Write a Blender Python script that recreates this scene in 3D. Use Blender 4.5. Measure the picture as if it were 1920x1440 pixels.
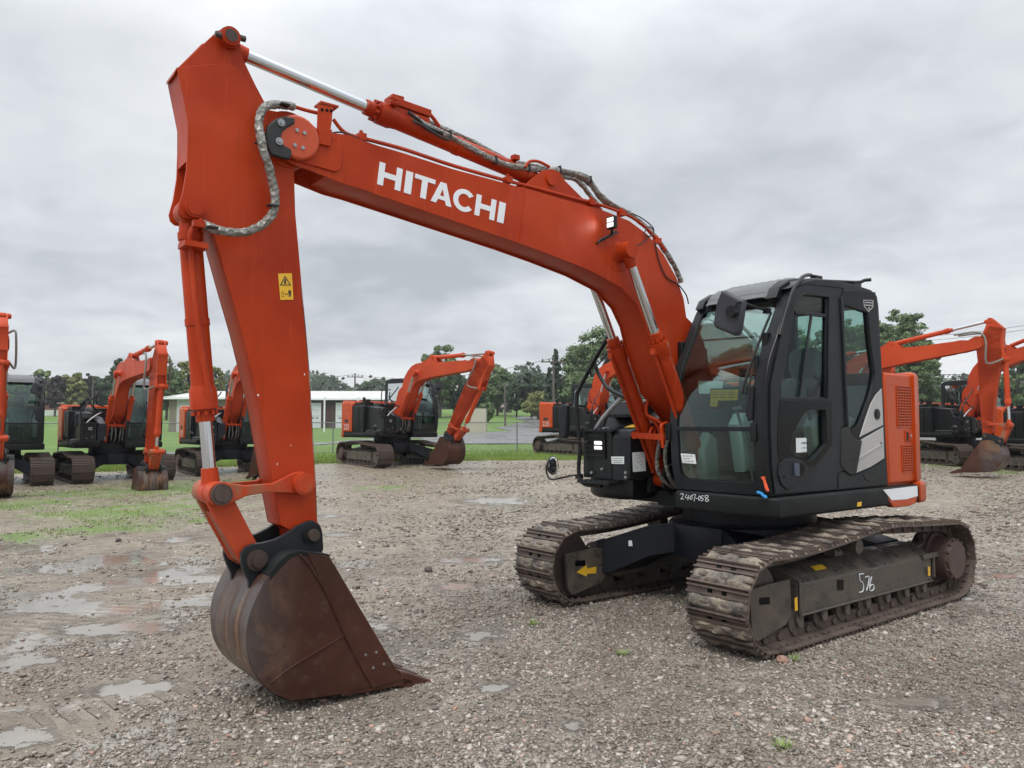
import bpy, bmesh, math, random
import numpy as np
from mathutils import Vector, Matrix
R = math.radians
rnd = random.Random(7)
for o in list(bpy.data.objects): bpy.data.objects.remove(o)
S = bpy.context.scene
COL = S.collection
# ---------------------------------------------------------------- camera
F = 1450.0; PIT = math.atan(80 / F); CH = 1.60
cd = bpy.data.cameras.new('camera'); cam = bpy.data.objects.new('camera', cd); COL.objects.link(cam)
cd.sensor_width = 36; cd.lens = F / 1920 * 36; cd.clip_start = .05; cd.clip_end = 2000
cam.location = (0, 0, CH); cam.rotation_euler = (math.pi / 2 + PIT, 0, 0); S.camera = cam
# ---------------------------------------------------------------- world: overcast sky over a weak physical sky
SUN_EL, SUN_AZ = 58, 205
W = bpy.data.worlds.new('World'); S.world = W; W.use_nodes = True
nt = W.node_tree; nt.nodes.clear()
def N(nt, t, **k):
    n = nt.nodes.new(t)
    for a, b in k.items(): setattr(n, a, b)
    return n
out = N(nt, 'ShaderNodeOutputWorld'); bg = N(nt, 'ShaderNodeBackground'); add = N(nt, 'ShaderNodeAddShader'); bg2 = N(nt, 'ShaderNodeBackground')
sky = N(nt, 'ShaderNodeTexSky', sky_type='NISHITA', sun_disc=False, sun_elevation=R(SUN_EL), sun_rotation=R(SUN_AZ))
nt.links.new(sky.outputs[0], bg.inputs[0]); bg.inputs[1].default_value = .008
tc = N(nt, 'ShaderNodeTexCoord'); sep = N(nt, 'ShaderNodeSeparateXYZ'); nt.links.new(tc.outputs['Generated'], sep.inputs[0])
def M_(op, a, b=None, c=None, nt=nt):
    n = N(nt, 'ShaderNodeMath', operation=op)
    for i, v in enumerate((a, b, c)):
        if v is None: continue
        if isinstance(v, (int, float)): n.inputs[i].default_value = v
        else: nt.links.new(v, n.inputs[i])
    return n.outputs[0]
zz = M_('ADD', M_('MAXIMUM', sep.outputs[2], 0.0), .22)
cmb = N(nt, 'ShaderNodeCombineXYZ')
nt.links.new(M_('DIVIDE', sep.outputs[0], zz), cmb.inputs[0]); nt.links.new(M_('DIVIDE', sep.outputs[1], zz), cmb.inputs[1])
cmb.inputs[2].default_value = 3.7
n1 = N(nt, 'ShaderNodeTexNoise'); n1.inputs['Scale'].default_value = 1.15; n1.inputs['Detail'].default_value = 7; n1.inputs['Roughness'].default_value = .5; n1.inputs['Distortion'].default_value = .35
n2 = N(nt, 'ShaderNodeTexNoise'); n2.inputs['Scale'].default_value = .42; n2.inputs['Detail'].default_value = 3
nt.links.new(cmb.outputs[0], n1.inputs[0]); nt.links.new(cmb.outputs[0], n2.inputs[0])
n3 = N(nt, 'ShaderNodeTexNoise'); n3.inputs['Scale'].default_value = 4.5; n3.inputs['Detail'].default_value = 6; n3.inputs['Distortion'].default_value = .6; nt.links.new(cmb.outputs[0], n3.inputs[0])
mixn = M_('ADD', M_('ADD', M_('MULTIPLY', n1.outputs[0], .5), M_('MULTIPLY', n2.outputs[0], .32)), M_('MULTIPLY', n3.outputs[0], .18))
cr = N(nt, 'ShaderNodeValToRGB'); nt.links.new(mixn, cr.inputs[0])
e = cr.color_ramp.elements; e[0].position = .38; e[0].color = (.365, .385, .41, 1); e[1].position = .60; e[1].color = (.665, .68, .69, 1)
x = cr.color_ramp.elements.new(.49); x.color = (.535, .555, .58, 1)
# brighter overhead, as an overcast sky is
zr = N(nt, 'ShaderNodeMapRange'); zr.inputs[1].default_value = .42; zr.inputs[2].default_value = .95; zr.inputs[3].default_value = 1.0; zr.inputs[4].default_value = 3.3
nt.links.new(sep.outputs[2], zr.inputs[0])
nt.links.new(cr.outputs[0], bg2.inputs[0]); nt.links.new(zr.outputs[0], bg2.inputs[1])
nt.links.new(bg.outputs[0], add.inputs[0]); nt.links.new(bg2.outputs[0], add.inputs[1]); nt.links.new(add.outputs[0], out.inputs[0])
# ---------------------------------------------------------------- sun behind the clouds
sl = bpy.data.lights.new('sun', 'SUN'); sl.energy = 1.5; sl.angle = R(30); sl.color = (1, .97, .92)
sun = bpy.data.objects.new('sun', sl); COL.objects.link(sun)
az = R(SUN_AZ); el = R(SUN_EL)
sd = Vector((math.sin(az) * math.cos(el), math.cos(az) * math.cos(el), math.sin(el)))   # direction to the sun
sun.rotation_euler = sd.to_track_quat('Z', 'Y').to_euler()
S.view_settings.view_transform = 'Standard'; S.view_settings.look = 'None'; S.view_settings.exposure = .36; S.view_settings.gamma = 1
# ---------------------------------------------------------------- helpers: photo point -> machine frame
CX, CY, YAW = 2.215, 7.31, R(217.75)
def ray(u, v):
    x = (u - 960) / F; z = (720 - v) / F
    return (x, math.cos(PIT) - z * math.sin(PIT), math.sin(PIT) + z * math.cos(PIT))
_c, _s = math.cos(YAW), math.sin(YAW)
def loc(X, Y, Z):
    dx, dy = X - CX, Y - CY
    return (dx * _c + dy * _s, -dx * _s + dy * _c, Z)
def PY(u, v, y):
    r = ray(u, v); n = (-_s, _c)
    t = (y + CX * n[0] + CY * n[1]) / (r[0] * n[0] + r[1] * n[1])
    return loc(t * r[0], t * r[1], CH + t * r[2])
def PX(u, v, x):
    r = ray(u, v); n = (_c, _s)
    t = (x + CX * n[0] + CY * n[1]) / (r[0] * n[0] + r[1] * n[1])
    return loc(t * r[0], t * r[1], CH + t * r[2])
def xz(pts, y): return [(PY(u, v, y)[0], PY(u, v, y)[2]) for u, v in pts]
def yz(pts, x): return [(PX(u, v, x)[1], PX(u, v, x)[2]) for u, v in pts]
_GY = [-30, 0, 10, 27, 32, 45, 60, 95, 120, 150, 220, 400, 900]; _GZ = [0, 0, 0, .20, .28, .45, .75, 1.4, 2.7, 4.3, 6.5, 10, 12]
def gz(Y): return float(np.interp(Y, _GY, _GZ))
# ---------------------------------------------------------------- materials
MATS = {}
def newmat(name):
    m = bpy.data.materials.new(name); m.use_nodes = True; m.node_tree.nodes.clear(); MATS[name] = m
    return m, m.node_tree
def L(nt, a, b): nt.links.new(a, b)
def noise(nt, vec, scale, detail=4, rough=.55, dist=0):
    n = N(nt, 'ShaderNodeTexNoise'); n.inputs['Scale'].default_value = scale; n.inputs['Detail'].default_value = detail
    n.inputs['Roughness'].default_value = rough; n.inputs['Distortion'].default_value = dist
    if vec is not None: L(nt, vec, n.inputs['Vector'])
    return n.outputs[0]
def ramp(nt, f, stops):
    r = N(nt, 'ShaderNodeValToRGB'); L(nt, f, r.inputs[0]); el = r.color_ramp.elements
    while len(el) < len(stops): el.new(.5)
    for i, (p, c) in enumerate(stops):
        el[i].position = p; el[i].color = (c, c, c, 1) if isinstance(c, (int, float)) else (*c, 1)
    return r.outputs[0]
def mixc(nt, f, a, b):
    m = N(nt, 'ShaderNodeMix', data_type='RGBA')
    for i, v in ((0, f), (6, a), (7, b)):
        if isinstance(v, (int, float)): m.inputs[i].default_value = v
        elif isinstance(v, tuple): m.inputs[i].default_value = (*v, 1)
        else: L(nt, v, m.inputs[i])
    return m.outputs[2]
def bump(nt, h, s, d=.01):
    b = N(nt, 'ShaderNodeBump'); b.inputs['Strength'].default_value = s; b.inputs['Distance'].default_value = d; L(nt, h, b.inputs['Height'])
    return b.outputs[0]
def finish(nt, col, rough, metal=0, nrm=None, coat=0, spec=.5):
    p = N(nt, 'ShaderNodeBsdfPrincipled'); o = N(nt, 'ShaderNodeOutputMaterial')
    for k, v in (('Base Color', col), ('Roughness', rough), ('Metallic', metal), ('Coat Weight', coat), ('Specular IOR Level', spec)):
        if isinstance(v, tuple): p.inputs[k].default_value = (*v, 1)
        elif isinstance(v, (int, float)): p.inputs[k].default_value = v
        else: L(nt, v, p.inputs[k])
    p.inputs['Coat Roughness'].default_value = .15
    if nrm is not None: L(nt, nrm, p.inputs['Normal'])
    L(nt, p.outputs[0], o.inputs[0])
    return p
def paint(name, c1, c2, rough=(.25, .5), dirt=(.1, .08, .06), dirt_at=(.62, .8), dscale=6, coat=0, metal=0, bs=.05, bscale=60, scratches=0, spec=.5, streak=0):
    m, nt = newmat(name); tc = N(nt, 'ShaderNodeTexCoord').outputs['Object']
    a = noise(nt, tc, 1.7, 5); col = mixc(nt, ramp(nt, a, [(.35, 0.), (.65, 1.)]), c1, c2)
    mp = N(nt, 'ShaderNodeMapping'); mp.inputs['Scale'].default_value = (1, 1, .25); L(nt, tc, mp.inputs[0])
    d = noise(nt, mp.outputs[0], dscale, 8, .65)
    dm = ramp(nt, d, [(dirt_at[0], 0.), (dirt_at[1], .75)]); col = mixc(nt, dm, col, dirt)
    if streak:
        m2 = N(nt, 'ShaderNodeMapping'); m2.inputs['Scale'].default_value = (1, 1, .06); L(nt, tc, m2.inputs[0])
        st = noise(nt, m2.outputs[0], 22, 6, .7); col = mixc(nt, ramp(nt, st, [(.56, 0.), (.78, .6)]), col, tuple(min(1, x * 1.25 + .03) for x in c2)); col = mixc(nt, ramp(nt, st, [(.22, .6), (.43, 0.)]), col, tuple(x * .55 for x in c1))
        fa = noise(nt, tc, .9, 4, .5, 1.); col = mixc(nt, ramp(nt, fa, [(.55, 0.), (.75, .5)]), col, tuple(min(1, x * 1.2 + .02) for x in c2))
        vo = N(nt, 'ShaderNodeTexVoronoi'); vo.inputs['Scale'].default_value = 9; L(nt, tc, vo.inputs['Vector']); col = mixc(nt, ramp(nt, vo.outputs['Distance'], [(.03, .8), (.045, 0.)]), col, (.09, .035, .025))
    if scratches:
        v = noise(nt, tc, 9, 10, .75, 1.5); sm = ramp(nt, v, [(.70 - scratches * .03, 0.), (.72, 1.)]); col = mixc(nt, sm, col, tuple(x * .35 for x in c1))
    r = ramp(nt, noise(nt, tc, 4, 6), [(.3, rough[0]), (.7, rough[1])])
    finish(nt, col, r, metal, bump(nt, noise(nt, tc, bscale, 3), bs, .004), coat, spec)
    return m
ORANGE = paint('orange_paint', (.32, .025, .0025), (.425, .041, .0045), (.34, .5), dirt=(.24, .035, .012), dirt_at=(.6, .95), coat=0, spec=.2, streak=1, bs=.08, bscale=35)
ORANGE_OLD = paint('worn_orange_paint', (.41, .040, .009), (.46, .06, .016), (.4, .6), spec=.3, dirt=(.22, .13, .07), dirt_at=(.50, .58), dscale=5, scratches=1)
ORANGE_BG = paint('faded_orange_paint', (.43, .042, .007), (.50, .058, .011), (.38, .55), dirt=(.25, .05, .02), spec=.3)
BLACK = paint('black_paint', (.005, .006, .0065), (.009, .010, .0115), (.3, .48), dirt=(.045, .042, .038), dirt_at=(.62, 1.), spec=.35)
CABGREY = paint('cab_grey_paint', (.010, .012, .0145), (.016, .0185, .0215), (.38, .55), dirt=(.045, .045, .045), dirt_at=(.6, 1.), spec=.28)
DECK = paint('deck_dark_paint', (.006, .0075, .0078), (.010, .012, .0125), (.4, .6), dirt=(.045, .048, .05), dirt_at=(.6, .95), dscale=4, spec=.25)
NAVY = paint('undercarriage_black', (.004, .005, .009), (.007, .009, .014), (.35, .55), dirt=(.05, .04, .03), dirt_at=(.6, .95), spec=.3)
ORANGE_BODY = paint('orange_body_panel', (.43, .050, .004), (.48, .060, .006), (.25, .4), dirt=(.25, .05, .02), dirt_at=(.65, 1.), spec=.4)
RUBBER = paint('rubber', (.012, .012, .013), (.02, .02, .02), (.5, .7))
SILVER = paint('silver_panel_paint', (.36, .35, .34), (.42, .41, .40), (.3, .45), dirt=(.2, .19, .18), dirt_at=(.6, .95), coat=.3)
GREYTUBE = paint('grey_metal', (.26, .27, .28), (.36, .37, .38), (.3, .5), dirt=(.1, .1, .1), metal=.5)
CHROME = paint('chrome', (.55, .56, .57), (.62, .63, .64), (.08, .18), dirt=(.3, .27, .25), dirt_at=(.7, 1.), metal=1, bs=0)
STEEL = paint('worn_steel', (.055, .038, .03), (.10, .072, .06), (.35, .55), dirt=(.03, .022, .018), dirt_at=(.5, .7), dscale=14, metal=.4)
WHITE = paint('white_paint', (.72, .74, .76), (.78, .8, .82), (.4, .6), dirt=(.4, .4, .38), dirt_at=(.65, 1.))
YELLOW = paint('yellow_decal', (.75, .42, .02), (.8, .48, .03), (.4, .55), dirt=(.3, .2, .05), dirt_at=(.6, .95), dscale=20)
PAPER = paint('paper', (.68, .72, .72), (.74, .78, .78), (.6, .8))
INK = paint('ink', (.02, .02, .02), (.03, .03, .03), (.6, .8))
INT = paint('interior_grey', (.40, .44, .42), (.5, .54, .52), (.6, .8))
SEAT = paint('seat_fabric', (.16, .185, .18), (.24, .26, .26), (.8, .95), bs=.3)
TAPE = paint('orange_ribbon', (.9, .13, .05), (.95, .17, .06), (.5, .6)); BLUE = paint('blue_plastic', (.03, .25, .6), (.04, .3, .7), (.3, .4))
def mat_rust():
    m, nt = newmat('rusty_bucket_steel'); tc = N(nt, 'ShaderNodeTexCoord').outputs['Object']
    a = noise(nt, tc, 2.2, 8, .6); col = ramp(nt, a, [(.3, (.038, .013, .008)), (.55, (.060, .021, .013)), (.8, (.10, .038, .023))])
    mp = N(nt, 'ShaderNodeMapping'); mp.inputs['Scale'].default_value = (1.2, 6, 1.2); L(nt, tc, mp.inputs[0])
    b = noise(nt, mp.outputs[0], 1.6, 7, .65, .6); sx = N(nt, 'ShaderNodeSeparateXYZ'); L(nt, tc, sx.inputs[0])
    mr = N(nt, 'ShaderNodeMapRange'); L(nt, sx.outputs[0], mr.inputs[0]); mr.inputs[1].default_value = 4.45; mr.inputs[2].default_value = 4.75
    w = M_('MULTIPLY', ramp(nt, b, [(.5, 0.), (.62, 1.)]), mr.outputs[0], nt=nt)
    col = mixc(nt, M_('MULTIPLY', w, .75, nt=nt), col, (.24, .13, .065))
    ws = M_('MULTIPLY', ramp(nt, noise(nt, mp.outputs[0], 1.1, 6, .6), [(.42, 0.), (.56, 1.)]), mr.outputs[0], nt=nt); col = mixc(nt, M_('MULTIPLY', ws, .7, nt=nt), col, (.085, .08, .08))
    c = noise(nt, tc, 14, 8, .7); col = mixc(nt, ramp(nt, c, [(.55, 0.), (.75, .5)]), col, (.12, .09, .065))
    finish(nt, col, ramp(nt, c, [(.3, .25), (.7, .48)]), 0, bump(nt, noise(nt, tc, 90, 4), .25, .004), 0, .3); return m
RUST = mat_rust()
def mat_mud(name, light, dark, th=.5, bsx=.8):
    m, nt = newmat(name); tc = N(nt, 'ShaderNodeTexCoord').outputs['Object']
    a = noise(nt, tc, 6, 10, .72, .3); b = noise(nt, tc, 45, 5, .6)
    col = mixc(nt, ramp(nt, a, [(th - .1, 0.), (th + .1, 1.)]), dark, light)
    col = mixc(nt, ramp(nt, b, [(.4, 0.), (.7, .35)]), col, (.05, .04, .035))
    rg = ramp(nt, a, [(th - .08, .25), (th + .06, .75)])
    h = M_('ADD', a, M_('MULTIPLY', b, .35, nt=nt), nt=nt)
    finish(nt, col, rg, 0, bump(nt, h, bsx, .02)); return m
MUD = mat_mud('caked_mud', (.30, .25, .19), (.05, .05, .053), .48, 1.)
TRACKSTEEL = mat_mud('rusty_track_steel', (.12, .085, .067), (.062, .047, .040), .45)
FRAMESTEEL = mat_mud('dirty_frame_steel', (.12, .093, .07), (.062, .056, .048), .5, .35)
def mat_foil():
    m, nt = newmat('wrapped_hose_sleeve'); tc = N(nt, 'ShaderNodeTexCoord').outputs['Object']
    v = N(nt, 'ShaderNodeTexVoronoi'); v.inputs['Scale'].default_value = 34; L(nt, tc, v.inputs['Vector'])
    col = ramp(nt, noise(nt, tc, 20, 4), [(.3, (.20, .195, .175)), (.7, (.28, .27, .245))])
    finish(nt, col, .36, .25, bump(nt, v.outputs[0], .8, .02)); return m
FOIL = mat_foil()
def mat_glass(name, tint, refl=1.0):
    m, nt = newmat(name); o = N(nt, 'ShaderNodeOutputMaterial'); t = N(nt, 'ShaderNodeBsdfTransparent'); g = N(nt, 'ShaderNodeBsdfGlossy')
    t.inputs[0].default_value = (*tint, 1); g.inputs['Roughness'].default_value = .015
    lw = N(nt, 'ShaderNodeFresnel'); lw.inputs[0].default_value = 1.5
    mx = N(nt, 'ShaderNodeMixShader'); L(nt, M_('MULTIPLY', lw.outputs[0], refl, nt=nt), mx.inputs[0]); L(nt, t.outputs[0], mx.inputs[1]); L(nt, g.outputs[0], mx.inputs[2]); L(nt, mx.outputs[0], o.inputs[0])
    return m
GLASS = mat_glass('tinted_glass', (.72, .83, .80), .7)
m, nt = newmat('black_gloss'); finish(nt, (.003, .0035, .004), .2, 0, None, 0, .16); GLOSS = m
m, nt = newmat('mirror'); finish(nt, (.75, .77, .78), .04, 1); MIRROR = m
def emis(name, c, s):
    m, nt = newmat(name); p = finish(nt, (.8, .8, .8), .3); p.inputs['Emission Color'].default_value = (*c, 1); p.inputs['Emission Strength'].default_value = s; return m
LAMP = emis('lit_lamp', (1, .98, .92), .75)
# ---------------------------------------------------------------- mesh builder
def _curve_mesh(cu):
    ob = bpy.data.objects.new('tmp', cu); me = bpy.data.meshes.new_from_object(ob)
    bpy.data.objects.remove(ob); bpy.data.curves.remove(cu)
    return me
class MB:
    def __init__(s): s.v = []; s.f = []; s.m = []; s.mats = []; s.k = []
    def part(s): s.k.append((len(s.v), len(s.f))); return s
    def mi(s, m):
        if m not in s.mats: s.mats.append(m)
        return s.mats.index(m)
    def add(s, vs, fs, m=None, flip=False):
        k = len(s.v); i = s.mi(m); s.v += [tuple(p) for p in vs]
        for f in fs: s.f.append(tuple(k + j for j in (reversed(f) if flip else f))); s.m.append(i)
        return s
    def box(s, c, d, m=None, rot=None):
        hx, hy, hz = d[0] / 2, d[1] / 2, d[2] / 2
        vs = [Vector((a * hx, b * hy, e * hz)) for a in (-1, 1) for b in (-1, 1) for e in (-1, 1)]
        if rot is not None: vs = [rot @ p for p in vs]
        vs = [p + Vector(c) for p in vs]
        return s.add(vs, [(0, 1, 3, 2), (4, 6, 7, 5), (0, 4, 5, 1), (2, 3, 7, 6), (0, 2, 6, 4), (1, 5, 7, 3)], m)
    def bar(s, a, b, w, h, m=None, up=(0, 0, 1)):
        a = Vector(a); b = Vector(b); d = b - a; x = d.normalized(); y = Vector(up).cross(x)
        if y.length < 1e-4: y = Vector((0, 1, 0))
        y.normalize(); z = x.cross(y); M = Matrix((x, y, z)).transposed()
        return s.box((a + b) / 2, (d.length, w, h), m, M)
    def prism(s, ol, y0, y1, m=None, ax='y'):
        n = len(ol)
        def P(a, b, t):
            return (a, t, b) if ax == 'y' else (t, a, b) if ax == 'x' else (a, b, t)
        vs = [P(a, b, y0) for a, b in ol] + [P(a, b, y1) for a, b in ol]
        fs = [tuple(range(n)), tuple(reversed(range(n, 2 * n)))] + [(i, i + n, (i + 1) % n + n, (i + 1) % n) for i in range(n)]
        return s.add(vs, fs, m)
    def cyl(s, p0, p1, r0, r1=None, n=20, m=None, cap=True):
        r1 = r0 if r1 is None else r1
        a = Vector(p0); b = Vector(p1); d = (b - a).normalized(); u = d.orthogonal().normalized(); w = d.cross(u)
        vs = []
        for q, r in ((a, r0), (b, r1)):
            for i in range(n):
                t = 2 * math.pi * i / n; vs.append(q + u * (r * math.cos(t)) + w * (r * math.sin(t)))
        fs = [(i, (i + 1) % n, (i + 1) % n + n, i + n) for i in range(n)]
        if cap: fs += [tuple(reversed(range(n))), tuple(range(n, 2 * n))]
        return s.add(vs, fs, m)
    def lathe(s, p0, p1, prof, n=24, m=None):   # prof: (t along 0..1, radius)
        a = Vector(p0); b = Vector(p1); D = b - a; d = D.normalized(); u = d.orthogonal().normalized(); w = d.cross(u); vs = []
        for t, r in prof:
            for i in range(n):
                q = 2 * math.pi * i / n; vs.append(a + D * t + u * (r * math.cos(q)) + w * (r * math.sin(q)))
        fs = [(k * n + i, k * n + (i + 1) % n, (k + 1) * n + (i + 1) % n, (k + 1) * n + i) for k in range(len(prof) - 1) for i in range(n)]
        fs += [tuple(reversed(range(n))), tuple(range((len(prof) - 1) * n, len(prof) * n))]
        return s.add(vs, fs, m)
    def tube(s, pts, r, n=10, m=None, sub=4, jit=0):
        P = [Vector(p) for p in pts]
        if sub > 1 and len(P) > 2:
            Q = []
            for i in range(len(P) - 1):
                p0 = P[max(i - 1, 0)]; p1 = P[i]; p2 = P[i + 1]; p3 = P[min(i + 2, len(P) - 1)]
                for k in range(sub):
                    t = k / sub; Q.append(.5 * ((2 * p1) + (p2 - p0) * t + (2 * p0 - 5 * p1 + 4 * p2 - p3) * t * t + (3 * p1 - p0 - 3 * p2 + p3) * t ** 3))
            Q.append(P[-1]); P = Q
        vs = []; pu = None
        for i, p in enumerate(P):
            d = (P[min(i + 1, len(P) - 1)] - P[max(i - 1, 0)]).normalized()
            u = d.orthogonal().normalized() if pu is None else (pu - d * pu.dot(d)).normalized()
            pu = u; w = d.cross(u)
            for k in range(n):
                q = 2 * math.pi * k / n; rr = r * (1 + jit * (rnd.random() - .5)); vs.append(p + u * (rr * math.cos(q)) + w * (rr * math.sin(q)))
        K = len(P)
        fs = [(k * n + i, k * n + (i + 1) % n, (k + 1) * n + (i + 1) % n, (k + 1) * n + i) for k in range(K - 1) for i in range(n)]
        fs += [tuple(reversed(range(n))), tuple(range((K - 1) * n, K * n))]
        return s.add(vs, fs, m)
    def mesh(s, me, fn, m=None):
        s.add([fn(v.co) for v in me.vertices], [tuple(p.vertices) for p in me.polygons], m); bpy.data.meshes.remove(me); return s
    def plate(s, loops, y0, y1, m=None, bev=.004, ax='y', off=0, res=1):
        if not isinstance(loops[0][0], (tuple, list)): loops = [loops]
        cu = bpy.data.curves.new('c', 'CURVE'); cu.dimensions = '2D'; cu.fill_mode = 'BOTH'
        for lp in loops:
            sp = cu.splines.new('POLY'); sp.points.add(len(lp) - 1); sp.use_cyclic_u = True
            for i, (a, b) in enumerate(lp): sp.points[i].co = (a, b, 0, 1)
        th = abs(y1 - y0); bev = min(bev, th * .45)
        cu.extrude = th / 2 - bev; cu.bevel_depth = bev; cu.bevel_resolution = res; cu.offset = off - bev
        mid = (y0 + y1) / 2
        fn = {'y': lambda c: (c.x, mid + c.z, c.y), 'x': lambda c: (mid + c.z, c.x, c.y), 'z': lambda c: (c.x, c.y, mid + c.z)}[ax]
        return s.mesh(_curve_mesh(cu), fn, m)
    def xf(s, fn): s.v = [tuple(fn(p)) for p in s.v]; return s
    def build(s, name, parent=None, mat=None, bevel=0, smooth=38, shared=None):
        if s.k:      # pieces marked with part() become objects of their own
            ks = s.k + [(len(s.v), len(s.f))]; obs = []
            if ks[0][0] > 0: ks = [(0, 0)] + ks
            for (v0, f0), (v1, f1) in zip(ks[:-1], ks[1:]):
                if f1 == f0: continue
                q = MB(); q.v = s.v[v0:v1]; q.f = [tuple(i - v0 for i in f) for f in s.f[f0:f1]]; q.m = s.m[f0:f1]; q.mats = s.mats
                obs.append(q.build(name, parent, mat, bevel, smooth))
            return obs[0]
        me = bpy.data.meshes.new(name); me.from_pydata(s.v, [], s.f)
        mats = [x or mat for x in (s.mats or [mat])]
        for x in mats: me.materials.append(x)
        if len(mats) > 1: me.polygons.foreach_set('material_index', s.m)
        bm = bmesh.new(); bm.from_mesh(me)
        bmesh.ops.recalc_face_normals(bm, faces=bm.faces); bm.to_mesh(me); bm.free()
        me.polygons.foreach_set('use_smooth', [True] * len(me.polygons))
        me.set_sharp_from_angle(angle=R(smooth)); me.update()
        ob = bpy.data.objects.new(name, me); COL.objects.link(ob)
        if parent is not None: ob.parent = parent
        if bevel:
            b = ob.modifiers.new('bevel', 'BEVEL'); b.width = bevel; b.segments = 2; b.limit_method = 'ANGLE'; b.angle_limit = R(35)
        return ob
def empty(name, loc=(0, 0, 0), rz=0, sc=1):
    o = bpy.data.objects.new(name, None); COL.objects.link(o); o.location = loc; o.rotation_euler = (0, 0, rz); o.scale = (sc,) * 3; o.empty_display_size = .2
    return o
def tag(o, label=None, cat=None, group=None, kind=None):
    if label: o['label'] = label
    if cat: o['category'] = cat
    if group: o['group'] = group
    if kind: o['kind'] = kind
    return o
def text_mb(txt, fn, m, size=1, align='CENTER', bold=0):
    cu = bpy.data.curves.new('t', 'FONT'); cu.body = txt; cu.size = size; cu.extrude = .002; cu.offset = bold
    me = _curve_mesh(cu); xs = [v.co.x for v in me.vertices]; cx = (min(xs) + max(xs)) / 2
    for v in me.vertices: v.co.x -= cx
    return MB().mesh(me, fn, m)
# ================================================================ the working equipment (boom, arm, bucket), traced in its own planes
def p2(u, v, y): q = PY(u, v, y); return (q[0], q[2])
PIN = dict(foot=(.32, 1.5), arm=p2(548, 257, .06), A=p2(587, 1003, .08), B=p2(484.5, 1051.6, .08), C=p2(414, 927, .06), D=p2(569, 907.7, .06),
           E=p2(363.5, 391, .0), G=p2(427, 75, -.02), H=p2(1031.7, 336.7, -.02), bc=p2(1186.7, 466.7, .2), bf=(.78, 1.13))
YC = -.11
BY0, BY1 = -.26, .04      # boom faces
AY0, AY1 = -.22, 0.0      # arm faces
def rot2(c, a):
    ca, sa = math.cos(a), math.sin(a)
    return lambda p: (c[0] + (p[0] - c[0]) * ca - (p[1] - c[1]) * sa, c[1] + (p[0] - c[0]) * sa + (p[1] - c[1]) * ca)
def rigid(p0, p1, q0, q1):
    a = math.atan2(q1[1] - q0[1], q1[0] - q0[0]) - math.atan2(p1[1] - p0[1], p1[0] - p0[0]); r = rot2((0, 0), a)
    def f(p): q = r((p[0] - p0[0], p[1] - p0[1])); return (q0[0] + q[0], q0[1] + q[1])
    return f
def lift(f): return lambda p: (lambda q: (q[0], p[1], q[1]))(f((p[0], p[2])))
ident = lambda p: p
BOOM_TOP = [(600, 246), (655, 253), (692, 268), (760, 288), (850, 317), (950, 344), (1000, 357), (1060, 375), (1130, 394), (1180, 414), (1215, 440), (1245, 478), (1268, 520), (1282, 560), (1287, 595)]
BOOM_BOT = [(1250, 735), (1234, 690), (1219, 645), (1210, 607), (1193, 570), (1163, 537), (1107, 507), (1040, 480), (973, 455), (900, 430), (780, 389), (680, 355), (642, 344), (587, 321), (546, 307)]
TIP = [(548 + 44 * math.cos(R(a)), 259 + 44 * math.sin(R(a))) for a in (100, 130, 160, 190, 220, 250, 280, 305)]
LET = {  # bold capital shapes in a unit box (s, t), t up
 'H': [[(0, 0), (.25, 0), (.25, .38), (.75, .38), (.75, 0), (1, 0), (1, 1), (.75, 1), (.75, .62), (.25, .62), (.25, 1), (0, 1)]],
 'I': [[(0, 0), (1, 0), (1, 1), (0, 1)]],
 'T': [[(.36, 0), (.64, 0), (.64, .8), (1, .8), (1, 1), (0, 1), (0, .8), (.36, .8)]],
 'A': [[(0, 0), (.26, 0), (.33, .2), (.67, .2), (.74, 0), (1, 0), (.64, 1), (.36, 1)], [(.4, .38), (.6, .38), (.5, .72)]]}
cc = []
for k in range(17):
    a = R(38 + k * (284 / 16)); cc.append((.5 + .5 * math.cos(a), .5 + .53 * math.sin(a)))
for k in range(17):
    a = R(322 - k * (284 / 16)); cc.append((.5 + .27 * math.cos(a), .5 + .31 * math.sin(a)))
LET['C'] = [cc]
def add_lettering(parent):
    mb = MB(); yb = BY1 + .0015
    for ch, s0, s1 in (('H', 0, .187), ('I', .215, .272), ('T', .288, .452), ('A', .432, .60), ('C', .605, .78), ('H', .785, .945), ('I', .968, 1.02)):
        lps = []
        for lp in LET[ch]:
            q = []
            for s, t in lp:
                s = s0 + s * (s1 - s0); u = (707 + 232 * s) * (1 - t) + (712 + 232 * s) * t; v = (345 + 73 * s) * (1 - t) + (303 + 77 * s) * t
                q.append(p2(u, v, yb))
            lps.append(q)
        mb.plate(lps, yb - .001, yb + .0015, bev=.0003)
    mb.build('lettering', parent, WHITE)
def ring_pin(mb, c, y0, y1, r0, r1, mring, mpin, proud=.03):
    s = 1 if y1 > y0 else -1; mb.part()
    mb.cyl((c[0], y0, c[1]), (c[0], y1, c[1]), r0, r0, 24, mring)
    mb.cyl((c[0], y1, c[1]), (c[0], y1 + s * .006, c[1]), r0 * .8, r0 * .78, 24, mring)
    mb.cyl((c[0], y1, c[1]), (c[0], y1 + s * proud, c[1]), r1, r1 * .95, 20, mpin)
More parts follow.
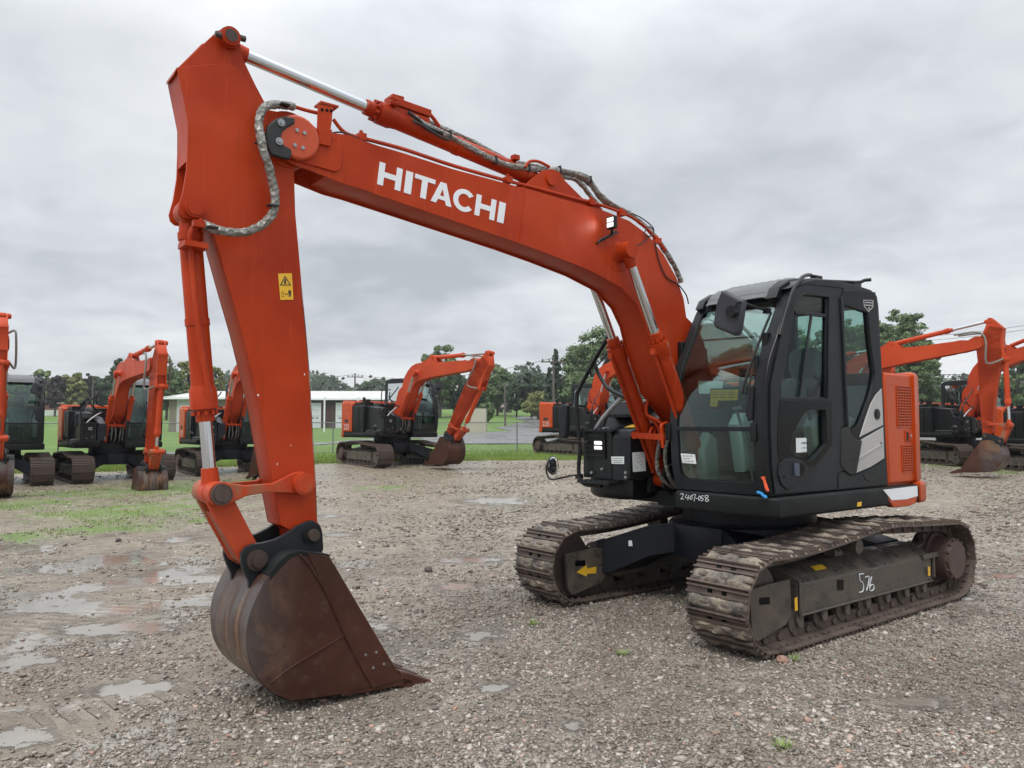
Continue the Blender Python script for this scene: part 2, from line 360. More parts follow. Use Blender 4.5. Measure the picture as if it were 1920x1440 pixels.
def hyd(parent, a, b, y, rb, rr, lb, mat, name='hydraulic_cylinder', detail=True, gl=.16, pipe=1, label=None):
    """a: barrel pin, b: rod pin (x,z); lb: barrel length"""
    A = Vector((a[0], y, a[1])); B = Vector((b[0], y, b[1])); d = (B - A).normalized(); side = d.cross(Vector((0, 1, 0))).normalized() * pipe
    mb = MB(); E = A + d * lb
    mb.cyl(A + Vector((0, -rb * .8, 0)), A + Vector((0, rb * .8, 0)), rb * 1.15, n=20)
    prof = [(0, rb * .8), (.08, rb), (1 - gl / lb, rb), (1 - gl / lb, rb * 1.06), (1 - gl / lb + .012, rb * 1.06), (1 - gl / lb + .03, rb * 1.22), (.985, rb * 1.22), (.985, rb * .84), (1.05, rb * .82)]
    mb.lathe(A + d * rb * .6, E, prof, 28)
    if detail:
        for k in range(10):
            t = k * math.pi / 5; o = (d.orthogonal().normalized() * math.cos(t) + d.cross(d.orthogonal().normalized()) * math.sin(t)) * rb * 1.02
            q = E - d * .005 + o; mb.cyl(q, q + d * .022, .011, n=6)
        for tt in (.12, .55): q = A + d * (lb * tt); mb.lathe(q - d * .02, q + d * .02, [(0, rb * 1.08), (1, rb * 1.08)], 28)
        if pipe: q0 = A + d * (lb * .1) + side * rb * 1.3; q1 = E - d * (gl * 1.2) + side * rb * 1.35; q2 = E - d * gl * .45 + side * rb * 1.2
        if pipe: mb.tube([q0 - side * rb * .5, q0, q0 + d * .06, q1, q2], .014, 8, sub=3)
        if pipe: mb.box(q2, (.05, .05, .05))
    ob = mb.build('hydraulic_cylinder', parent, mat, smooth=35)
    if label: ob['label'] = label
    r = MB(); r.cyl(A + d * (lb * .9), B - d * .03, rr, n=24); r.build('piston_rod', ob, CHROME)
    e_ = MB(); e_.cyl(B + Vector((0, -rr * 1.5, 0)), B + Vector((0, rr * 1.5, 0)), rr * 1.9, n=20); e_.cyl(B - d * .14, B - d * .02, rr * 1.25, rr * 1.5, n=20); e_.build('rod_eye', ob, mat)
    return ob
def build_front(parent, ab=0, aa=0, ak=0, main=True, paintm=None, bucketm=None, hoses=True):
    OR = paintm or ORANGE; RU = bucketm or RUST
    Tb = rot2(PIN['foot'], R(ab)); Ta_ = rot2(PIN['arm'], R(aa)); Tk_ = rot2(PIN['A'], R(ak))
    Ta = lambda p: Tb(Ta_(p)); Tk = lambda p: Ta(Tk_(p))
    LB, LA, LK = lift(Tb), lift(Ta), lift(Tk)
    # ---- boom
    outer = xz(TIP + BOOM_TOP, BY1) + [(.758, 2.475), (.675, 2.37), (.615, 2.2), (.55, 2.0), (.42, 1.76), (.24, 1.62), (.20, 1.48), (.27, 1.38), (.42, 1.39), (.75, 1.52)] + xz(BOOM_BOT, BY1)
    mb = MB()
    mb.plate(outer, BY1 - .012, BY1, bev=.002); mb.plate(outer, BY0, BY0 + .012, bev=.002)
    core = xz(BOOM_TOP[1:], BY1) + [(.758, 2.475), (.675, 2.37), (.615, 2.2), (.55, 2.0), (.42, 1.76), (.25, 1.56), (.3, 1.42), (.42, 1.41), (.75, 1.54)] + xz(BOOM_BOT[:-2], BY1) + xz([(612, 330), (608, 255)], BY1)
    mb.plate(core, BY0 + .008, BY1 - .008, bev=.002, off=-.014)
    # reinforcement at the arm joint, boss of the lift cylinders, foot boss
    mb.plate(xz([(552, 302), (590, 312), (628, 323), (637, 318), (640, 300), (640, 272), (632, 258), (600, 252), (560, 240)], BY1), BY1, BY1 + .012, bev=.003)
    c = PIN['bc']; mb.lathe((c[0], BY1 - .002, c[1]), (c[0], .19, c[1]), [(0, .16), (.03, .155), (.05, .09), (.25, .068), (1, .066)], 32)
    mb.lathe((c[0], BY0 + .002, c[1]), (c[0], -.41, c[1]), [(0, .16), (.03, .155), (.05, .09), (.25, .068), (1, .066)], 32)
    f = PIN['foot']; mb.cyl((f[0], BY0 - .03, f[1]), (f[0], BY1 + .03, f[1]), .1, n=24)
    # arm-cylinder lug
    lug = xz([(978, 352), (1003, 330), (1018, 319), (1035, 317), (1048, 323), (1060, 340), (1092, 372), (1130, 392), (1120, 402), (1000, 362)], -.02)
    mb.plate(lug, -.035, -.015, bev=.003); mb.plate(lug, -.205, -.185, bev=.003)
    h = PIN['H']; mb.cyl((h[0], -.22, h[1]), (h[0], .005, h[1]), .05, n=24)
    # weld seam and edge lips
    s0 = p2(984, 352, BY1); s1 = p2(974, 452, BY1); mb.bar((s0[0], BY1 + .001, s0[1]), (s1[0], BY1 + .001, s1[1]), .006, .01, up=(0, 1, 0))
    for ln in ([(700, 364), (780, 391), (900, 432), (973, 457), (1040, 482), (1107, 509), (1163, 540)],): mb.tube([(lambda q: (q[0], BY1 + .001, q[2] + .006))(PY(u, v, BY1)) for u, v in ln], .004, 5, sub=4)
    boom = mb.xf(LB).build('boom', parent, OR)
    if main:
        add_lettering(boom)
        k = MB(); pc = PIN['arm']; xx = lambda u, v: PY(u, v, .075)
        # pin cover: orange cap with a black rubber shield and bolts
        k.plate([(pc[0] + a, pc[1] + b) for a, b in [(.135 * math.cos(R(t)) - .03, .135 * math.sin(R(t))) for t in range(0, 360, 15)]], BY1 + .01, .085, bev=.018, res=3)
        k.build('pin_cover', boom, paint('bright_orange_cap', (.47, .055, .010), (.50, .062, .012), (.3, .42), coat=.1))
        k = MB(); blk = xz([(553, 222), (552, 232), (541, 238), (529, 247), (526, 262), (532, 272), (546, 280), (547, 290), (543, 299), (528, 296), (508, 290), (500, 272), (498, 250), (503, 234), (518, 222), (535, 218)], .09)
        k.plate(blk, .06, .096, bev=.01, res=3); k.build('rubber_shield', boom, RUBBER)
        k = MB()
        for u, v in ((527.5, 230), (524, 265)): k.part(); q = PY(u, v, .1); k.cyl((q[0], .095, q[2]), (q[0], .104, q[2]), .022, n=20); k.cyl((q[0], .104, q[2]), (q[0], .112, q[2]), .012, n=6)
        for u, v in ((557, 244), (571, 249), (553, 272), (568, 277)): k.part(); q = PY(u, v, .09); k.cyl((q[0], .085, q[2]), (q[0], .094, q[2]), .012, n=6)
        k.build('bolt', boom, GREYTUBE)
        # bracket with holes
        k = MB(); bk = xz([(599, 195), (626, 200), (624, 225), (621, 246), (597, 245), (598, 215)], .03); k.plate(bk, .0, .02, bev=.003)
        k.box(tuple(np.array(PY(612, 200, -.03))), (.12, .1, .012)); k.plate(xz([(597, 240), (622, 244), (618, 275), (597, 270)], BY1 + .02), BY1 + .008, BY1 + .03, bev=.003)
        k.build('hose_bracket', boom, OR)
        k = MB()
        for u in (604, 613, 621): k.part(); q = PY(u, 206 + (u - 604) * .1, .021); k.cyl((q[0], .019, q[2]), (q[0], .023, q[2]), .01, n=12)
        k.build('bracket_hole', boom, GLOSS)
        # steel pipes along the top with clamps
        for nm, off, yy in (('pipe', 0, -.0), ('pipe', 3, -.22)):
            k = MB(); k.tube([PY(u, v - off * .3, yy) for u, v in [(625, 224), (648, 250), (690, 262), (760, 281), (850, 311), (950, 339), (1000, 351), (1060, 367), (1130, 386), (1185, 408), (1222, 438), (1248, 470)]], .012, 8, sub=4)
            k.build('pipe', boom, OR)
        k = MB()
        for u, v in ((677, 258), (952, 338), (1108, 380), (1165, 400), (1232, 452)):
            k.part(); q = PY(u, v, -.0); k.box((q[0], -.0, q[2]), (.05, .06, .045)); k.cyl((q[0], 0, q[2]), (q[0], 0, q[2] + .045), .012, n=6); k.part(); k.box((q[0], -.22, q[2]), (.05, .06, .045))
        k.build('pipe_clamp', boom, OR)
        k = MB(); k.part(); k.tube([PY(u, v, .02) for u, v in [(590, 250), (612, 251), (640, 248), (668, 258), (700, 272), (760, 290), (850, 320), (950, 349), (1060, 378)]], .006, 6, sub=5)
        k.part(); k.tube([PY(u, v, .06) for u, v in [(1185, 400), (1205, 410), (1225, 428), (1222, 442), (1208, 440), (1216, 425), (1226, 432)]], .005, 6)
        k.part(); k.tube([PY(u, v, .055) for u, v in [(1216, 445), (1205, 455), (1194, 461)]], .005, 6)
        k.part(); k.tube([PY(u, v, .05) for u, v in [(1228, 455), (1236, 490), (1250, 520), (1270, 532), (1286, 552), (1291, 570)]], .006, 6)
        k.build('cable', boom, RUBBER)
        # sleeved hoses arching over the boom
        for pts, yy, r in (([(775, 220), (800, 236), (840, 255), (880, 276), (905, 290), (950, 309), (1000, 317), (1045, 319), (1080, 326), (1103, 336), (1122, 362), (1150, 385), (1185, 404), (1225, 440), (1250, 475), (1268, 505), (1277, 530)], -.05, .022),
                           ([(1042, 330), (1075, 335), (1092, 348), (1112, 374), (1125, 388)], -.16, .02),
                           ([(770, 205), (795, 225), (840, 245), (890, 268), (950, 300), (1000, 311), (1045, 322), (1085, 332), (1110, 350), (1130, 376), (1165, 396)], -.15, .02)):
            k = MB(); k.tube([PY(u, v, yy) for u, v in pts], r, 10, sub=6, jit=.35); k.build('sleeved_hose', boom, FOIL)
        k = MB()
        for u, v in ((842, 254), (928, 301), (990, 316), (1048, 319), (1105, 338)): k.part(); q = PY(u, v, -.05); k.bar((q[0] + .008, -.05, q[2]), (q[0] - .008, -.05, q[2] + .003), .05, .056)
        k.build('hose_tie', boom, RUBBER)
        k = MB(); q = [PY(u, v, -.02) for u, v in [(985, 314), (993, 303), (1010, 303), (1030, 313)]]; k.tube(q, .012, 8); k.part(); q = PY(966, 296, -.06); k.box(q, (.05, .05, .035)); k.build('pipe', boom, OR)
        # work lamp
        k = MB(); q = PY(1145, 417, .12); k.box((q[0] - .015, .12, q[2]), (.035, .085, .1)); k.cyl((q[0] - .02, .12, q[2] - .04), (q[0] - .03, .1, q[2] - .09), .012, n=8)
        k.tube([PY(1156, 432, .1), PY(1145, 440, .09), PY(1125, 450, .06), PY(1120, 458, .045)], .008, 6); k.bar(PY(1160, 435, .06), PY(1119, 456, .055), .02, .012)
        lamp = k.build('work_lamp', boom, BLACK, .006)
        sl_ = bpy.data.lights.new('work_lamp_light', 'SPOT'); sl_.energy = .7; sl_.spot_size = R(120); sl_.spot_blend = .8; sl_.shadow_soft_size = .04; sl_.color = (1, .96, .88)
        so = bpy.data.objects.new('work_lamp_light', sl_); COL.objects.link(so); so.parent = lamp; qq = PY(1145, 417, .12); so.location = (qq[0] + .03, .14, qq[2]); so.rotation_euler = Vector((1, -.35, -.1)).to_track_quat('-Z', 'Y').to_euler()
        k = MB(); 
        for dz in (-.021, .021): k.part(); k.box((q[0] + .006, .12, q[2] + dz), (.008, .068, .034))
        k.build('lens', lamp, LAMP, .003)
    # ---- arm
    core = xz([(332, 126), (400, 120), (432, 120), (447, 128), (470, 165), (500, 205), (545, 214), (551, 300), (554, 400), (563, 500), (572, 610), (579, 690), (585, 800), (591, 900), (594, 965), (597, 990), (598, 1010), (588, 1024), (575, 1022), (556, 1000), (527, 985), (518, 940), (511, 899), (488, 766), (470, 690), (453, 620), (430, 540), (408, 461), (398, 425), (375, 360), (372, 300), (370, 240), (352, 180)], AY1)
    full = xz([(332, 126), (400, 120), (432, 120), (447, 128), (470, 165), (500, 205), (545, 214), (551, 300), (554, 400), (563, 500), (572, 610), (579, 690), (585, 800), (591, 900), (594, 965), (597, 990), (598, 1010), (588, 1024), (575, 1022), (556, 1000), (527, 985), (518, 940), (511, 899), (488, 766), (470, 690), (453, 620), (430, 540), (408, 461), (398, 430), (386, 418), (370, 411), (347, 408), (338, 400), (335, 388), (343, 360), (350, 317), (352, 267), (352, 225), (341, 170)], AY1)
    mb = MB(); mb.plate(core, AY0, AY1 - .004, bev=.004); mb.plate(full, AY1 - .018, AY1, bev=.003); mb.plate(full, AY0, AY0 + .018, bev=.003)
    eye = xz([(328, 137), (329, 131), (405, 60), (416, 55), (430, 56), (443, 66), (450, 80), (453, 92), (457, 112), (480, 160), (503, 203), (520, 222), (500, 225), (455, 160), (440, 130), (332, 130)], AY1 - .01)
    mb.plate(eye, AY1 - .045, AY1 - .012, bev=.004); mb.plate(eye, AY0 + .012, AY0 + .045, bev=.004)
    top = xz([(328, 137), (329, 131), (380, 80), (392, 78), (398, 100), (400, 124), (332, 130)], AY1 - .01); mb.plate(top, AY0 + .022, AY1 - .022, bev=.003)
    # front face plate along the upper arm, edge strips
    mb.prism(xz([(332, 127), (341, 170), (352, 225), (352, 300), (372, 300), (370, 240), (356, 180)], AY1), AY0 + .01, AY1 - .01)
    g = PIN['G']; mb.cyl((g[0], AY0 + .0, g[1]), (g[0], AY1 + .02, g[1]), .06, n=24); e_ = PIN['E']; mb.cyl((e_[0], AY0 - .02, e_[1]), (e_[0], AY1 + .02, e_[1]), .056, n=24)
    d_ = PIN['D']; mb.cyl((d_[0], AY0 - .01, d_[1]), (d_[0], AY1 + .01, d_[1]), .075, n=24); a_ = PIN['arm']; mb.cyl((a_[0], AY0 - .01, a_[1]), (a_[0], AY1 + .01, a_[1]), .17, n=28)
    A_ = PIN['A']; mb.cyl((A_[0], AY0 - .01, A_[1]), (A_[0], AY1 + .012, A_[1]), .085, n=24)
    arm = mb.xf(LA).build('arm', parent, OR)
    mb = MB(); ring_pin(mb, g, AY1 + .02, AY1 + .045, .054, .038, OR, STEEL, .008); ring_pin(mb, e_, AY1 + .018, AY1 + .035, .056, .04, OR, OR, .004)
    if main:
        for s in (-1, 1): mb.part(); q = (g[0] + s * .085, AY1 + .03, g[1] - s * .01); mb.cyl((g[0] + s * .05, q[1], q[2]), q, .018, n=6, m=STEEL)
    mb.xf(LA).build('pin', arm, OR)
    if main:
        k = MB(); k.plate(xz([(521, 513), (547, 512.5), (550, 562), (525.5, 562.5)], AY1), AY1 + .0005, AY1 + .0025, bev=.0004); sg = k.build('warning_decal', arm, YELLOW)
        k = MB(); q = lambda L_: xz(L_, AY1)
        k.plate([q([(524.5, 535.5), (545.5, 535.5), (534, 516.5)]), q([(527.5, 533.8), (542.5, 533.8), (534.2, 520)])], AY1 + .002, AY1 + .0032, bev=.0002)
        k.plate(q([(532.3, 532.5), (536.8, 532.5), (535.5, 528), (537, 525), (534.2, 522.5), (532.5, 526)]), AY1 + .002, AY1 + .0032, bev=.0002)
        k.plate([q([(527.5, 547), (531.5, 547), (532, 556.5), (528, 556.5)]), q([(528.2, 548), (530.9, 548), (531.3, 555.5), (528.7, 555.5)])], AY1 + .002, AY1 + .0032, bev=.0002)
        k.plate(q([(533, 551.5), (535, 549.5), (535, 551), (537.5, 551), (537.5, 549.5), (539.7, 551.5), (537.5, 553.5), (537.5, 552), (535, 552), (535, 553.5)]), AY1 + .002, AY1 + .0032, bev=.0002)
        k.plate(q([(541, 545), (542.5, 543), (544, 545), (546, 547), (545.3, 551), (545.5, 556.8), (543.9, 556.8), (543, 551), (542.2, 556.8), (540.7, 556.8), (540.8, 551), (539.9, 547)]), AY1 + .002, AY1 + .0032, bev=.0002)
        k.build('symbol', sg, INK)
        k = MB(); k.tube([PY(u, v, .05 if v > 215 else -.02) for u, v in [(600, 213), (575, 207), (548, 199)]], .012, 8); k.build('pipe', arm, OR)
        k = MB(); k.tube([PY(u, v, y) for u, v, y in [(550, 200, .02), (530, 197, .05), (505, 197, .07), (491, 208, .08), (485, 232, .085), (490, 262, .12), (493, 280, .12), (503, 308, .11), (511, 340, .09), (516, 372, .08), (512, 398, .08), (498, 416, .08), (478, 429, .08), (452, 436, .08), (415, 433, .07), (390, 424, .05), (380, 419, .04)]], .0245, 12, sub=7, jit=.26); k.build('sleeved_hose', arm, FOIL)
        k = MB()
        for u, v in ((489, 268), (511, 386), (398, 427), (533, 197)): k.part(); q_ = PY(u, v, .09); k.bar((q_[0], .09, q_[2] - .004), (q_[0], .09, q_[2] + .004), .056, .056, up=(0, 1, 0))
        k.build('hose_tie', arm, RUBBER)
        k = MB()
        for u, v, w_ in ((484, 741, 1.2), (571, 702, .9), (520, 870, .8), (545, 835, .7), (538, 905, .8)): k.part(); q_ = PY(u, v, AY1); k.plate([(q_[0] + w_ * .004 * math.cos(t) * (1 + .4 * math.sin(3 * t + u)), q_[2] + w_ * .007 * math.sin(t) * (1 + .3 * math.cos(2 * t + v))) for t in [i * .7 for i in range(9)]], AY1 - .001, AY1 + .0006, bev=.0001)
        k.build('chipped_spot', arm, PAPER)
        k = MB(); k.plate(xz([(593, 968), (590, 900), (584, 800), (578, 690), (571, 610), (564.5, 540), (566, 540), (573, 610), (580, 690), (586, 800), (592, 900), (595, 968)], AY1), AY0 + .02, AY1 + .0015, bev=.001); k.build('worn_edge', arm, paint('worn_edge_paint', (.05, .02, .015), (.3, .05, .02), (.4, .6), dirt=(.35, .3, .25), dirt_at=(.45, .6), dscale=18))
    # ---- arm cylinder
    H_ = Tb(PIN['H']); G_ = Ta(PIN['G']); full_len = math.dist(PIN['H'], PIN['G']); lb = math.dist(PIN['H'], p2(703, 206, YC))
    hyd(parent, H_, G_, YC, .062, .038, min(lb, math.dist(H_, G_) - .12), OR, detail=main, pipe=0)
    if main:
        vb = MB(); vb.bar(PY(722, 205, -.1), PY(800, 232, -.1), .09, .05); vb.bar(PY(742, 193, -.08), PY(805, 215, -.08), .06, .05); vb.bar(PY(728, 190, -.13), PY(750, 196, -.13), .12, .07)
        vb.box(PY(738, 190, -.04), (.05, .04, .06)); vb.tube([PY(805, 213, -.1), PY(815, 225, -.1), PY(824, 238, -.1)], .014, 8)
        for u, v in ((733, 184), (742, 187), (733, 191), (742, 194)): q = PY(u, v, -.015); vb.cyl(q, (q[0], .002, q[2]), .009, n=6, m=None)
        vb.build('valve_block', parent, OR, .004)
        k = MB(); k.tube([PY(u, v, -.03) for u, v in [(765, 210), (785, 225), (800, 238), (830, 250)]], .012, 8); k.part(); k.tube([PY(u, v, -.0) for u, v in [(775, 228), (790, 234), (808, 246), (838, 262), (842, 256)]], .009, 8); k.build('cable', parent, RUBBER)
    # ---- bucket cylinder
    P_, Q_ = Ta(PIN['D']), Tk(PIN['B'])
    r1 = math.dist(PIN['D'], PIN['C']); r2 = math.dist(PIN['B'], PIN['C']); d0 = math.dist(P_, Q_)
    a1 = (r1 * r1 - r2 * r2 + d0 * d0) / (2 * d0); hh = math.sqrt(max(r1 * r1 - a1 * a1, 0)); ux, uz = (Q_[0] - P_[0]) / d0, (Q_[1] - P_[1]) / d0
    cands = [(P_[0] + ux * a1 - s * uz * hh, P_[1] + uz * a1 + s * ux * hh) for s in (1, -1)]
    Cc = max(cands, key=lambda c_: math.dist(c_, Ta((4.0, 1.2))) ) if True else None
    E_ = Ta(PIN['E'])
    lb = math.dist(PIN['E'], p2(386, 772, YC))
    hyd(parent, E_, Cc, YC, .062, .036, min(lb, math.dist(E_, Cc) - .1), OR, detail=main, pipe=0)
    if main:
        k = MB(); k.bar(PY(340, 458, .0), PY(384, 466, .0), .14, .03); k.part(); k.tube([PY(380, 412, .04), PY(366, 424, .02), PY(357, 440, .01), PY(358, 470, .0), PY(366, 560, .0), PY(378, 660, .0), PY(386, 700, 0), PY(392, 740, 0)], .015, 8)
        k.box(PY(372, 420, .05), (.06, .04, .035)); k.build('pipe', parent, OR)
    # ---- links
    ORw = ORANGE_OLD
    f1 = rigid(PIN['D'], PIN['C'], P_, Cc); f2 = rigid(PIN['C'], PIN['B'], Cc, Q_)
    rod = xz([(550, 886), (565, 884), (582, 890), (590, 905), (585, 920), (572, 926), (540, 924), (500, 923), (460, 930), (440, 940), (425, 946), (405, 944), (396, 930), (402, 912), (420, 905), (460, 910), (510, 906)], .03)
    mb = MB(); mb.plate(rod, .012, .045, bev=.006); mb.plate(rod, -.265, -.232, bev=.006)
    for pn in ('C', 'D'): mb.cyl((PIN[pn][0], -.265, PIN[pn][1]), (PIN[pn][0], .06, PIN[pn][1]), .066, n=24)
    lk = mb.xf(lift(f1)).build('guide_link', parent, ORw)
    mb = MB(); ring_pin(mb, PIN['D'], .06, .085, .062, .042, ORw, ORw, .004); ring_pin(mb, PIN['C'], .06, .085, .058, .044, STEEL, STEEL, .012); mb.xf(lift(f1)).build('pin', lk, STEEL)
    hl = xz([(404, 907), (422, 908), (434, 922), (441, 940), (482, 1019), (494, 1040), (494, 1060), (482, 1068), (466, 1066), (451, 1056), (389, 945), (386, 925), (392, 912)], .0)
    hb = xz([(399, 962), (448, 952), (482, 1019), (494, 1040), (482, 1066), (466, 1064), (451, 1056)], .0)
    mb = MB(); mb.plate(hl, -.035, 0, bev=.005); mb.plate(hl, AY0, AY0 + .035, bev=.005); mb.plate(hb, AY0 + .03, -.03, bev=.004, off=-.008)
    mb.xf(lift(f2)).build('bucket_link', parent, ORw)
    # ---- bucket
    b0, b1 = -.44, .20
    curve = [(617, 1043), (590, 1038), (562, 1036), (540, 1041), (522, 1060), (505, 1080), (491, 1100), (471, 1144), (463, 1175), (462, 1200), (465, 1233), (475, 1260), (491, 1282), (515, 1302), (545, 1314), (590, 1309), (650, 1300), (700, 1290), (753, 1273)]
    side = xz(curve, b1); t_ = .016
    mb = MB(); mb.plate(side, b1 - t_, b1, bev=.003); mb.plate(side, b0, b0 + t_, bev=.003)
    sh = side[3:]; cx_ = sum(p[0] for p in side) / len(side); cz_ = sum(p[1] for p in side) / len(side)
    fine = []
    for i in range(len(sh) - 1):
        p0 = sh[max(i - 1, 0)]; p1 = sh[i]; p2_ = sh[i + 1]; p3 = sh[min(i + 2, len(sh) - 1)]
        for k_ in range(4):
            t = k_ / 4; fine.append(tuple(.5 * ((2 * p1[j]) + (p2_[j] - p0[j]) * t + (2 * p0[j] - 5 * p1[j] + 4 * p2_[j] - p3[j]) * t * t + (3 * p1[j] - p0[j] - 3 * p2_[j] + p3[j]) * t ** 3) for j in (0, 1)))
    fine.append(sh[-1]); n = len(fine); vs = []; fs = []
    def inn(p, k=.03): dx, dz = cx_ - p[0], cz_ - p[1]; l = math.hypot(dx, dz); return (p[0] + dx / l * k, p[1] + dz / l * k)
    rows = [[(p[0], y, p[1]) for p in fine] for y in (b0, b1)] + [[(inn(p)[0], y, inn(p)[1]) for p in fine] for y in (b0 + t_, b1 - t_)]
    for r_ in rows: vs += r_
    for i in range(n - 1): fs += [(i, i + 1, n + i + 1, n + i), (2 * n + i, 3 * n + i, 3 * n + i + 1, 2 * n + i + 1)]
    fs += [(0, n, 3 * n, 2 * n), (n - 1, 3 * n - 1, 4 * n - 1, 2 * n - 1)]
    mb.add(vs, fs)
    # raised side wear plates and weld beads
    mb.plate(xz([(575, 1037), (600, 1040), (617, 1043), (753, 1273), (700, 1290), (672, 1240), (647, 1190), (612, 1110)], b1), b1, b1 + .007, bev=.003)
    mb.tube([PY(u, v, b1 + .002) for u, v in [(647, 1190), (600, 1218), (550, 1248), (507, 1280)]], .005, 6)
    mb.tube([PY(u, v, b1 + .006) for u, v in [(562, 1040), (580, 1060), (612, 1112), (647, 1190), (672, 1240), (700, 1288)]], .008, 6)
    bucket = mb.xf(LK).build('bucket', parent, RU)
    # cutting lip and teeth
    lp = xz([(745, 1272), (753, 1270), (770, 1274), (775, 1281), (752, 1286), (700, 1296), (640, 1306), (640, 1300)], b1)
    mb = MB(); mb.plate(lp, b0, b1, bev=.004); mb.xf(LK).build('cutting_lip', bucket, RU)
    for i in range(4):
        yc = b1 - .045 - i * (.64 - .09) / 3
        tp = xz([(744, 1256), (760, 1258), (790, 1269), (807, 1274), (807, 1282), (782, 1288), (748, 1287)], b1 - .04)
        mb = MB(); mb.plate(tp, yc - .045, yc + .045, bev=.01); mb.xf(LK).build('tooth', bucket, RU)
    # hinge ears
    ear = xz([(575, 978), (587, 976), (599, 984), (604, 997), (606, 1030), (601, 1040), (565, 1034), (548, 1034), (530, 1044), (512, 1070), (496, 1095), (482, 1110), (472, 1132), (467, 1138), (468, 1115), (466, 1090), (458, 1073), (452, 1056), (452, 1038), (460, 1026), (474, 1020), (492, 1018), (515, 1012), (538, 1000), (556, 987)], .05)
    EAR = CABGREY
    for y0 in (.022, -.278):
        mb = MB(); mb.plate(ear, y0, y0 + .034, bev=.004); mb.xf(LK).build('hinge_plate', bucket, EAR)
    mb = MB(); mb.plate(xz([(505, 1078), (522, 1056), (540, 1040), (562, 1034), (617, 1041), (617, 1047), (562, 1040), (544, 1046), (527, 1063), (508, 1086)], b1), b0 + .0, b1 + .001, bev=.002, off=.004); mb.xf(LK).build('top_plate', bucket, DECK)
    mb = MB()
    ring_pin(mb, PIN['A'], .056, .078, .056, .036, DECK, STEEL, .03); ring_pin(mb, PIN['B'], .056, .078, .06, .038, STEEL, STEEL, .028)
    mb.part(); mb.cyl((PIN['A'][0], -.3, PIN['A'][1]), (PIN['A'][0], .05, PIN['A'][1]), .04, n=20); mb.part(); mb.cyl((PIN['B'][0], -.3, PIN['B'][1]), (PIN['B'][0], .05, PIN['B'][1]), .04, n=20)
    mb.xf(LK).build('pin', bucket, STEEL)
    if main:
        mb = MB()
        for u, v in ((686, 1228), (706, 1223), (700, 1252), (720, 1245)): mb.part(); q = PY(u, v, b1 + .01); mb.cyl((q[0], b1 + .006, q[2]), (q[0], b1 + .01, q[2]), .008, n=10)
        mb.xf(LK).build('bolt_hole', bucket, GREYTUBE)
    # ---- lift cylinders
    for yy in (.13, -.36):
        b_ = Tb(PIN['bc']); f_ = PIN['bf']; ln = math.dist(PIN['bf'], PIN['bc'])
        hyd(parent, f_, b_, yy, .066, .036, 1.33, OR, detail=main, pipe=-1)
    if hoses and not main:
        for yy in (.04, -.26):
            a = Ta((PIN['arm'][0] + .1, PIN['arm'][1] + .25)); b = Ta((PIN['arm'][0] + .25, PIN['arm'][1])); c = Ta((PIN['E'][0] - .35, PIN['E'][1] - .05)); d = Ta(PIN['E']); t0 = Tb((PIN['arm'][0] - .5, PIN['arm'][1] + .25))
            sg = .12 if yy > 0 else -.12
            k = MB(); k.tube([(t0[0], yy, t0[1]), (a[0], yy + sg * .8, a[1]), (b[0], yy + sg, b[1]), (c[0], yy + sg, c[1]), (d[0], yy, d[1])], .024, 7, sub=4); k.build('sleeved_hose', parent, FOIL_BG)
    return dict(boom=boom, arm=arm, bucket=bucket)
FOIL_BG = paint('grey_hose_sleeve', (.15, .145, .125), (.2, .195, .17), (.5, .7))
# ================================================================ undercarriage
TW = .52
def track_path():
    up = [(1.543, .68), (1.36, .675), (1.185, .672), (.95, .68), (.723, .695), (.469, .715), (.176, .748), (-.109, .775), (-.36, .772), (-.627, .752), (-1.1, .728), (-1.40, .715)]
    rear = [(-1.46 + .345 * math.cos(R(a)), .37 + .345 * math.sin(R(a))) for a in range(105, 262, 12)]
    bot = [(-1.36, .03), (0, .03), (1.36, .03)]
    front = [(1.47 + .325 * math.cos(R(a)), .355 + .325 * math.sin(R(a))) for a in range(-85, 76, 12)]
    return up + rear + bot + front
def resample(P, n):
    P = P + [P[0]]; D = [0]
    for i in range(1, len(P)): D.append(D[-1] + math.dist(P[i], P[i - 1]))
    out_ = []
    for k in range(n):
        s = D[-1] * (k + .35) / n; i = max(j for j in range(len(D)) if D[j] <= s); i = min(i, len(P) - 2)
        t = (s - D[i]) / (D[i + 1] - D[i]); out_.append((P[i][0] + (P[i + 1][0] - P[i][0]) * t, P[i][1] + (P[i + 1][1] - P[i][1]) * t))
    return out_
